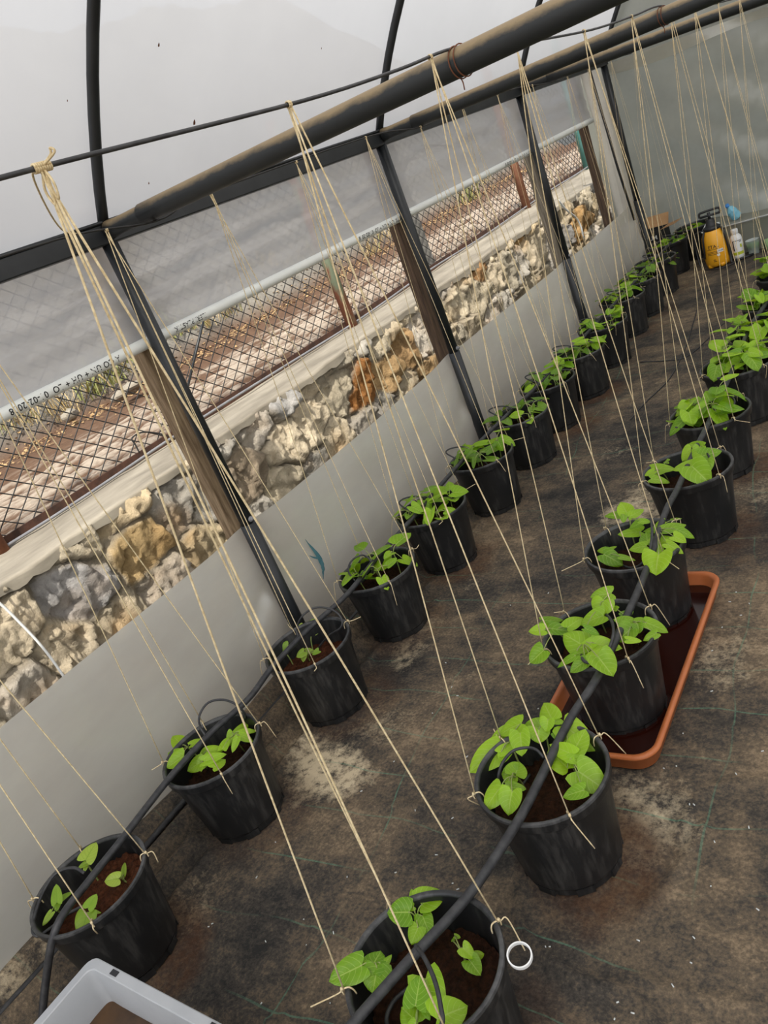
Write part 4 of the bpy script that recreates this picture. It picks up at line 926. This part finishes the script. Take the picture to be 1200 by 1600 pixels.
# ground hose beside the film and thin hose on the cloth
mb = MB(); mb.tube(catmull([np.array([x_, y_, GZ[int(np.argmin(np.abs(gx-x_))), int(round((y_-gy[0])/.014))]+.0085]) for x_, y_ in ((.03, .2), (.02, .5), (.015, .75), (.01, 1.0), (.02, 1.27), (.035, 1.5), (.03, 1.72), (.025, 1.95), (.03, 2.17), (.03, 2.6), (.02, 3.1))], 8), .0095, 10)
tag(mb.build('ground_hose', M['hose']), 'second black hose lying on the cloth between the pots and the film', 'hose')
def floor_z(x, y):
    i = int(np.argmin(np.abs(gx-x))); j = min(max(int(round((y-gy[0])/.014)), 0), len(gy)-1); return GZ[i, j]
for pxs, lab, r in ((((985, 655), (1010, 625), (1050, 585), (1075, 530), (1090, 480)), 'thin black tube crossing the ground cloth in the far aisle', .0035), (((1000, 565), (1035, 563), (1075, 555), (1130, 505)), 'thin black line lying across the cloth near the far pots', .003)):
    P_ = [on(q, 2, .0) for q in pxs]; P_ = [np.array([p[0], p[1], floor_z(p[0], p[1])+.003]) for p in catmull(P_, 8)]
    mb = MB(); mb.tube(P_, r, 6); tag(mb.build('loose_tube', M['hose']), lab, 'tube')

mb = MB(); r = random.Random(77)
for k in range(110):
    p = on((r.uniform(250, 1200), r.uniform(900, 1600)), 2, 0)
    if min(math.hypot(p[0]-x, p[1]-y) for x, y in LEFT+RIGHT) < .17 or p[0] < .3: continue
    z = floor_z(p[0], p[1])+.0015; l = r.uniform(.0012, .004); a = r.uniform(0, PI)
    mb.obox((p[0], p[1], z), (l*math.cos(a), l*math.sin(a), 0), (-.0011*math.sin(a), .0011*math.cos(a), 0), (0, 0, .001))
o = mb.build('floor_crumbs', M['greylabel']); o['kind'] = 'stuff'; tag(o, 'tiny pale crumbs and bits of twine scattered over the ground cloth', 'debris')
# ------------------------------------------------------------------ orange tray with water
tx0, tx1, ty0, ty1 = 1.02, 1.355, 1.355, 2.165
def rrect(x0, x1, y0, y1, r, n=7):
    out = []
    for cx, cy, a0 in ((x1-r, y1-r, 0), (x0+r, y1-r, PI/2), (x0+r, y0+r, PI), (x1-r, y0+r, 1.5*PI)):
        out += [(cx+r*math.cos(a0+k*PI/2/n), cy+r*math.sin(a0+k*PI/2/n)) for k in range(n+1)]
    return out
def loops(mb, rings):
    n = len(rings[0][0]); vs = [(x, y, z) for ring, z in rings for x, y in ring]
    fs = [(i*n+k, i*n+(k+1) % n, (i+1)*n+(k+1) % n, (i+1)*n+k) for i in range(len(rings)-1) for k in range(n)]
    fs += [tuple(range(n-1, -1, -1)), tuple((len(rings)-1)*n+k for k in range(n))]; mb.add(vs, fs)
tr = empty('drip_tray', ((tx0+tx1)/2, (ty0+ty1)/2, 0), 'terracotta orange rectangular tray of dark water under two pots of the middle row', 'tray')
def rr_(d): return rrect(tx0+d, tx1-d, ty0+d, ty1-d, max(.02, .06-d*.6))
mb = MB(); loops(mb, [(rr_(.020), .001), (rr_(.016), .004), (rr_(.006), .046), (rr_(-.001), .047), (rr_(-.002), .052), (rr_(.001), .057), (rr_(.006), .058), (rr_(.012), .056), (rr_(.016), .050), (rr_(.026), .007), (rr_(.030), .006)])
part(mb, 'tray', M['terracotta'], tr)
mb = MB(); ring = rr_(.0225); mb.add([(x, y, .020) for x, y in ring], [tuple(range(len(ring)))]); part(mb, 'water', M['water'], tr, smooth=False)

# ------------------------------------------------------------------ grey crate, bottom left
cz = .285; ca = on((145, 1492), 2, cz); cb = on((352, 1602), 2, cz); cc = on((45, 1594), 2, cz)
ux = cb-ca; ux /= np.linalg.norm(ux); ang = math.atan2(ux[1], ux[0])
cr = empty('storage_crate', (0, 0, 0), 'grey plastic crate with muddy residue at the bottom left of the picture', 'crate'); cr.location = (ca[0], ca[1], 0); cr.rotation_euler = (0, 0, ang)
cw, cd = .58, .38      # local: x along near-right edge, y backwards (towards the camera)
mb = MB()
def rc(d, z): return ([(x, y-cd) for x, y in rrect(d, cw-d, d, cd-d, max(.008, .022-d*.2), 4)], z)
loops(mb, [rc(.034, .0), rc(.030, .006), rc(.016, cz-.035), rc(.0, cz-.033), rc(-.0, cz-.002), rc(.002, cz), rc(.020, cz), rc(.022, cz-.002), rc(.026, cz-.03), rc(.042, .012), rc(.046, .010)])
body = mb.build('body', M['greyplastic'], cr)
sharp(body, 30)
mb = MB(); q, z = rc(.0365, .085); n = 26; g = np.linspace(.030, cw-.030, n); h = np.linspace(-cd+.030, -.030, n); XX, YY2 = np.meshgrid(g, h, indexing='ij')
mb.grid(XX, YY2, .196+.014*fbm(XX*8, YY2*8, 4, 3), flip=True); mb.build('muddy_residue', M['bronze'], cr)
for k in range(5):
    mb = MB(); r = random.Random(k); x = .06+r.uniform(0, .3); y = -.05-r.uniform(0, .2); mb.tube(catmull([(x, y, .20), (x+.03, y-.02, .214), (x+.06, y-.01, .208), (x+.08, y-.04, .20)], 5), .006+.004*r.random(), 7)
    mb.build('sludge_lump', M['bronze'], cr)
for x in (.085, .40):
    mb = MB(); mb.box((x, -.016, cz+.0005), (x+.022, -.005, cz+.0015)); mb.build('rim_slot', M['blackp'], cr, smooth=False)

# ------------------------------------------------------------------ white ring hooked by the first middle pot
rc_ = np.array([RIGHT[0][0], RIGHT[0][1], .25]); a = math.radians(22); cen = rc_+np.array([.175*math.cos(a), .175*math.sin(a), -.004])
tcv = CAM-cen; tcv /= np.linalg.norm(tcv); nrm = UP*.75+tcv*.4; nrm /= np.linalg.norm(nrm); e1 = np.cross(nrm, [0, 1, 0]); e1 /= np.linalg.norm(e1); e2 = np.cross(nrm, e1)
mb = MB(); ring = [cen+.0195*(math.cos(t)*e1+math.sin(t)*e2) for t in np.linspace(0, 2*PI, 40)]; vs = []; fs = []
for p in ring:
    o_ = p-cen; o_ /= np.linalg.norm(o_); vs += [p-nrm*.004, p+o_*.0025-nrm*.004, p+o_*.0025+nrm*.004, p+nrm*.004]
for k in range(39):
    for j in range(4): fs.append((4*k+j, 4*k+(j+1) % 4, 4*k+4+(j+1) % 4, 4*k+4+j))
mb.add(vs, fs); tag(sharp(mb.build('plastic_ring', M['white'])), 'small white plastic ring against the rim of the nearest middle pot', 'ring')

# ------------------------------------------------------------------ things in the far corner
# ledge covered in film along the end
mb = MB(); y0l = 6.62; xs = np.linspace(.40, 3.98, 60)
prof = [(y0l, 0), (y0l, .10), (y0l-.004, .215), (y0l-.010, .222), (y0l-.006, .236), (y0l+.004, .243), (y0l+.10, .246), (y0l+.36, .25)]
X_ = np.array([[x]*len(prof) for x in xs]); Y_ = np.array([[p[0]+.008*fbm(x*4, p[1]*9, 3, 12) for p in prof] for x in xs]); Z_ = np.array([[p[1] for p in prof] for x in xs])
Y_[:, -1] += .02
mb.grid(X_, Y_, Z_, flip=True)
o = mb.build('end_ledge', M['end']); sharp(o, 40); tag(o, 'low grey film-covered ledge along the foot of the end film', 'ledge')
mb = MB(); mb.tube([(.42, y0l-.012, .232), (3.95, y0l-.012, .232)], .005, 8)
tag(mb.build('ledge_batten', M['greylabel']), 'thin pale strip along the front edge of the ledge', 'strip')
mb = MB(); P_ = [np.array([.40, 6.60, .235]), np.array([.47, 6.66, .33])]
mb.obox((P_[0]+P_[1])/2, (P_[1]-P_[0])/2, (0, .006, 0), (.006, 0, -.004)); tag(mb.build('pale_slat', M['greylabel'], smooth=False), 'pale slat leaning between the sprayer and the ledge', 'slat')
# sprayer
sx, sy_ = .505, 6.465; sp = empty('pump_sprayer', (sx, sy_, 0), 'yellow pressure sprayer with black pump head and strap in the far corner', 'sprayer')
face = math.atan2(CAM[1]-sy_, CAM[0]-sx); sp.rotation_euler = (0, 0, face)     # local +x faces the camera side
mb = MB(); mb.lathe([(0, .006), (.055, .004), (.070, .0), (.082, .010), (.088, .03), (.090, .06), (.0915, .12), (.090, .17), (.083, .22), (.066, .258), (.050, .275), (.044, .285), (0, .287)], 40)
for k in range(5):
    a = k*2*PI/5+.3; mb.lathe([(.0, .0), (.020, -.002), (.024, .012), (.018, .03), (0, .034)], 12, (.068*math.cos(a), .068*math.sin(a), 0))
mb.build('tank', M['yellow'], sp)
mb = MB(); mb.lathe([(.052, .262), (.060, .264), (.062, .285), (.052, .292), (.040, .300), (.030, .330), (.028, .345), (0, .346)], 28); mb.build('pump_collar', M['blackp'], sp)
mb = MB(); mb.tube([(0, 0, .34), (0, 0, .392)], .011, 12); mb.tube(catmull([(0, -.065, .372), (0, -.062, .400), (0, -.03, .405), (0, .03, .405), (0, .075, .402), (0, .080, .372)], 6), .0085, 10); mb.tube([(0, -.065, .372), (0, .08, .368)], .0085, 10)
mb.build('pump_handle', M['blackp'], sp)
mb = MB(); mb.tube(catmull([(.03, .065, .27), (.055, .076, .22), (.055, .082, .12), (.06, .085, .04), (.08, .085, .004), (.10, .13, .006)], 6), .009, 8); mb.tube(catmull([(.03, -.055, .27), (.06, -.074, .22), (.06, -.082, .14), (.05, -.088, .08)], 6), .007, 8); mb.build('strap', M['blackp'], sp)
mb = MB(); mb.tube(catmull([(.02, -.06, .28), (.0, -.12, .26), (.01, -.135, .12), (.06, -.12, .02), (.14, -.06, .008), (.17, .02, .008), (.15, .10, .010)], 8), .005, 8); mb.build('spray_hose', M['blackp'], sp)
mb = MB(); mb.tube([(.10, .11, .012), (.06, .235, .012)], .009, 10); mb.build('lance', M['blackp'], sp)
def cyl_text(txt, size, th0, z, r, par, mat, name='printed_text'):
    vs, fs = text_mesh(txt, size, 1.0); m = MB()
    m.add([((r(z+b) if callable(r) else r)*math.cos(th0+a/.09), (r(z+b) if callable(r) else r)*math.sin(th0+a/.09), z+b) for a, b, c in vs], fs); m.build(name, mat, par, smooth=False)
tk = lambda z: np.interp(z, [.03, .06, .12, .17, .22], [.088, .090, .0915, .090, .083])+.0012
cyl_text('ETA', .034, -.62, .145, tk, sp, M['ink']); cyl_text('M', .012, .12, .145, tk, sp, M['ink']); cyl_text('5L', .026, -.38, .045, tk, sp, M['ink'])
mb = MB()
def cpatch(m, a0, a1, z0, z1, r, n=8):
    vs = []; 
    for k in range(n+1):
        a = a0+(a1-a0)*k/n; vs += [(r(z0)*math.cos(a), r(z0)*math.sin(a), z0), (r(z1)*math.cos(a), r(z1)*math.sin(a), z1)]
    m.add(vs, [(2*k, 2*k+2, 2*k+3, 2*k+1) for k in range(n)])
tk2 = lambda z: tk(z)+.0004
for z in (.136, .118, .108, .098): cpatch(mb, -.75, .15, z, z+.003, tk)
mb.build('printed_stripe', M['ink'], sp, smooth=False)
mb = MB(); cpatch(mb, .05, .52, .105, .130, tk2); mb.build('label_patch', M['white'], sp, smooth=False); cyl_text('TOR', .018, .10, .111, lambda z: tk(z)+.001, sp, M['ink'])
mb = MB(); cpatch(mb, -.02, .20, .082, .098, tk2); mb.build('label_patch', M['white'], sp, smooth=False)
# white bottle
bx, by = .640, 6.515; bt = empty('chemical_bottle', (bx, by, 0), 'white plastic bottle with lime label beside the yellow sprayer', 'bottle'); bt.rotation_euler = (0, 0, face)
mb = MB(); mb.lathe([(0, .002), (.034, 0), (.040, .006), (.0415, .02), (.0415, .145), (.039, .160), (.028, .175), (.021, .180), (.021, .19), (0, .19)], 32); mb.build('body', M['white'], bt)
mb = MB(); mb.lathe([(.024, .182), (.0255, .184), (.0255, .210), (.023, .215), (0, .216)], 28); mb.build('cap', M['white'], bt)
cr_ = lambda z: .0421
mb = MB(); cpatch(mb, -1.0, 1.1, .030, .052, cr_, 14); mb.build('lime_band', M['limelabel'], bt, smooth=False)
mb = MB(); cpatch(mb, -.75, -.55, .062, .135, cr_); cpatch(mb, -.75, 1.0, .132, .136, cr_, 12); cpatch(mb, .35, .85, .122, .127, cr_); mb.build('label_print', M['ink'], bt, smooth=False)
mb = MB(); cpatch(mb, .45, .80, .080, .105, cr_); mb.build('label_badge', M['limelabel'], bt, smooth=False)
# measuring cup
cx_, cy_ = .745, 6.515; cp = empty('plastic_cup', (cx_, cy_, 0), 'clear plastic cup with green paste beside the white bottle', 'cup')
mb = MB(); mb.lathe([(0, .001), (.034, 0), (.036, .002), (.048, .105), (.050, .106), (.047, .106), (.034, .004), (0, .004)], 28); mb.build('cup', M['clear'], cp)
mb = MB(); mb.lathe([(.0375, .036), (.0445, .080), (.0440, .081), (.0370, .036)], 28, closed=True); mb.build('paste_band', M['greenliquid'], cp)
# green roll
mb = MB(); c0 = np.array([.83, 6.52, .045])
for r0 in (.044, .036, .028): mb.tube([c0+np.array([0, -.03, 0]), c0+np.array([.12, .02, 0])], r0 if r0 == .044 else r0, 24, cap=(r0 == .044))
tag(mb.build('green_roll', M['greenroll']), 'pale green plastic roll lying by the end ledge at the picture edge', 'roll')
# blue water bottle on the ledge
wb = empty('water_bottle', (.645, 6.71, .248), 'crumpled clear blue water bottle on the end ledge above the white bottle', 'bottle'); wb.rotation_euler = (.25, -.5, .4)
mb = MB(); n1, n2 = 16, 20; zz1 = np.linspace(0, .125, n1); prof_r = np.interp(zz1, [0, .006, .06, .085, .11, .125], [.020, .036, .038, .034, .014, .012])
TH_, ZZ1 = np.meshgrid(np.linspace(0, 2*PI, n2), zz1); RR1 = prof_r[:, None]*(1+.28*(vn(np.cos(TH_)*2+5, np.sin(TH_)*2+ZZ1*45, 3)-.5)); RR1[:, -1] = RR1[:, 0]
mb.grid(RR1*np.cos(TH_), RR1*np.sin(TH_), ZZ1+.012, flip=True); o = mb.build('bottle_body', M['blue'], wb); sharp(o, 20)
mb = MB(); mb.lathe([(.015, .132), (.016, .134), (.016, .150), (.012, .152), (0, .152)], 20); mb.build('cap', M['bluecap'], wb)
mb = MB(); mb.lathe([(.0, .248), (.02, .249), (.024, .258), (.020, .268), (0, .272)], 14, (.50, 6.66, 0)); tag(mb.build('crumpled_wrapper', M['greylabel']), 'small pale crumpled wrapper on the ledge beside the blue bottle', 'wrapper')
# cardboard box
bxp = empty('cardboard_box', (-.055, 6.87, 0), 'open black-printed cardboard box with brown flaps behind the last film-side pots', 'box'); bxp.rotation_euler = (0, 0, -.12)
w, d_, hb = .125, .085, .318; mb = MB(); t_ = .004
for (x0, x1, y0_, y1_) in ((-w, w, -d_, -d_+t_), (-w, w, d_-t_, d_), (-w, -w+t_, -d_, d_), (w-t_, w, -d_, d_)): mb.box((x0, y0_, 0), (x1, y1_, hb))
mb.box((-w, -d_, 0), (w, d_, t_)); mb.build('carton', M['boxprint'], bxp, smooth=False)
def flap(hx0, hy0, hx1, hy1, out, ln, ang):
    a = np.array([hx0, hy0, hb]); b = np.array([hx1, hy1, hb]); o3 = np.array([out[0]*math.cos(ang), out[1]*math.cos(ang), math.sin(ang)])*ln
    nn = np.cross(b-a, o3); nn = nn/np.linalg.norm(nn)*.0015; m = MB(); q = [a, b, b+o3, a+o3]
    m.add([p-nn for p in q]+[p+nn for p in q], [(0, 1, 2, 3), (7, 6, 5, 4), (0, 4, 5, 1), (1, 5, 6, 2), (2, 6, 7, 3), (3, 7, 4, 0)]); m.build('flap', M['board'], bxp, smooth=False)
flap(-w, d_, w, d_, (0, 1), .10, 1.0); flap(w, -d_, w, d_, (1, 0), .12, .15); flap(-w, -d_, -w, d_, (-1, 0), .06, 1.2)
for txt, z, s in (('PREMIUM', .252, .046), ('PASTA', .200, .046)):
    vs, fs = text_mesh(txt, s, 1.05); m = MB(); m.add([(-.112+a_, -d_-.001, z+b_) for a_, b_, c_ in vs], fs); m.build('printed_text', M['white'], bxp, smooth=False)
mb = MB(); mb.box((-w-.0008, -d_-.0008, .0), (w*.55, -d_+.001, .105)); mb.build('white_panel', M['white'], bxp, smooth=False)
mb = MB(); mb.box((-w*.6, -d_-.0016, .015), (-w*.1, -d_-.0005, .08)); mb.build('green_print', M['weed'], bxp, smooth=False)

# ------------------------------------------------------------------ camera
cam = bpy.data.cameras.new('camera'); co = bpy.data.objects.new('camera', cam); C.objects.link(co)
from mathutils import Matrix
m4 = Matrix.Identity(4)
for i in range(3):
    m4[i][0] = RM[0][i]; m4[i][1] = -RM[1][i]; m4[i][2] = -RM[2][i]; m4[i][3] = CAM[i]
co.matrix_world = m4
cam.sensor_fit = 'VERTICAL'; cam.sensor_height = 36.0; cam.lens = FPX/1600*36.0; cam.clip_start = .02; cam.clip_end = 500
bpy.context.scene.camera = co
# ------------------------------------------------------------------ daylight
w = bpy.data.worlds.new('sky'); bpy.context.scene.world = w; w.use_nodes = True; nt = w.node_tree; nt.nodes.clear()
out = nt.nodes.new('ShaderNodeOutputWorld'); bg = nt.nodes.new('ShaderNodeBackground'); sky = nt.nodes.new('ShaderNodeTexSky')
SUN = np.array([.29, -.50, .82]); SUN /= np.linalg.norm(SUN)
sky.sky_type = 'NISHITA'; sky.sun_disc = False; sky.sun_elevation = math.asin(SUN[2]); sky.sun_rotation = math.atan2(SUN[0], SUN[1]); sky.dust_density = 2.5; sky.air_density = 1.0
hs = nt.nodes.new('ShaderNodeHueSaturation'); hs.inputs['Saturation'].default_value = .35; L(nt, sky.outputs[0], hs.inputs['Color'])
L(nt, hs.outputs[0], bg.inputs[0]); bg.inputs[1].default_value = .28; L(nt, bg.outputs[0], out.inputs[0])
sl = bpy.data.lights.new('sun', 'SUN'); sl.energy = 4.6; sl.angle = math.radians(.6); sl.color = (1, .95, .86)
so = bpy.data.objects.new('sun', sl); C.objects.link(so); so.rotation_euler = Vector(tuple(SUN)).to_track_quat('Z', 'Y').to_euler(); so.location = (4, -6, 8)
sc_ = bpy.context.scene
sc_.view_settings.view_transform = 'Standard'; sc_.view_settings.look = 'None'; sc_.view_settings.gamma = 1; sc_.view_settings.use_curve_mapping = False
sc_.view_settings.exposure = 0.1
sc_.cycles.max_bounces = 10; sc_.cycles.diffuse_bounces = 6; sc_.cycles.transmission_bounces = 8; sc_.cycles.transparent_max_bounces = 16
sc_.cycles.caustics_reflective = False; sc_.cycles.caustics_refractive = False
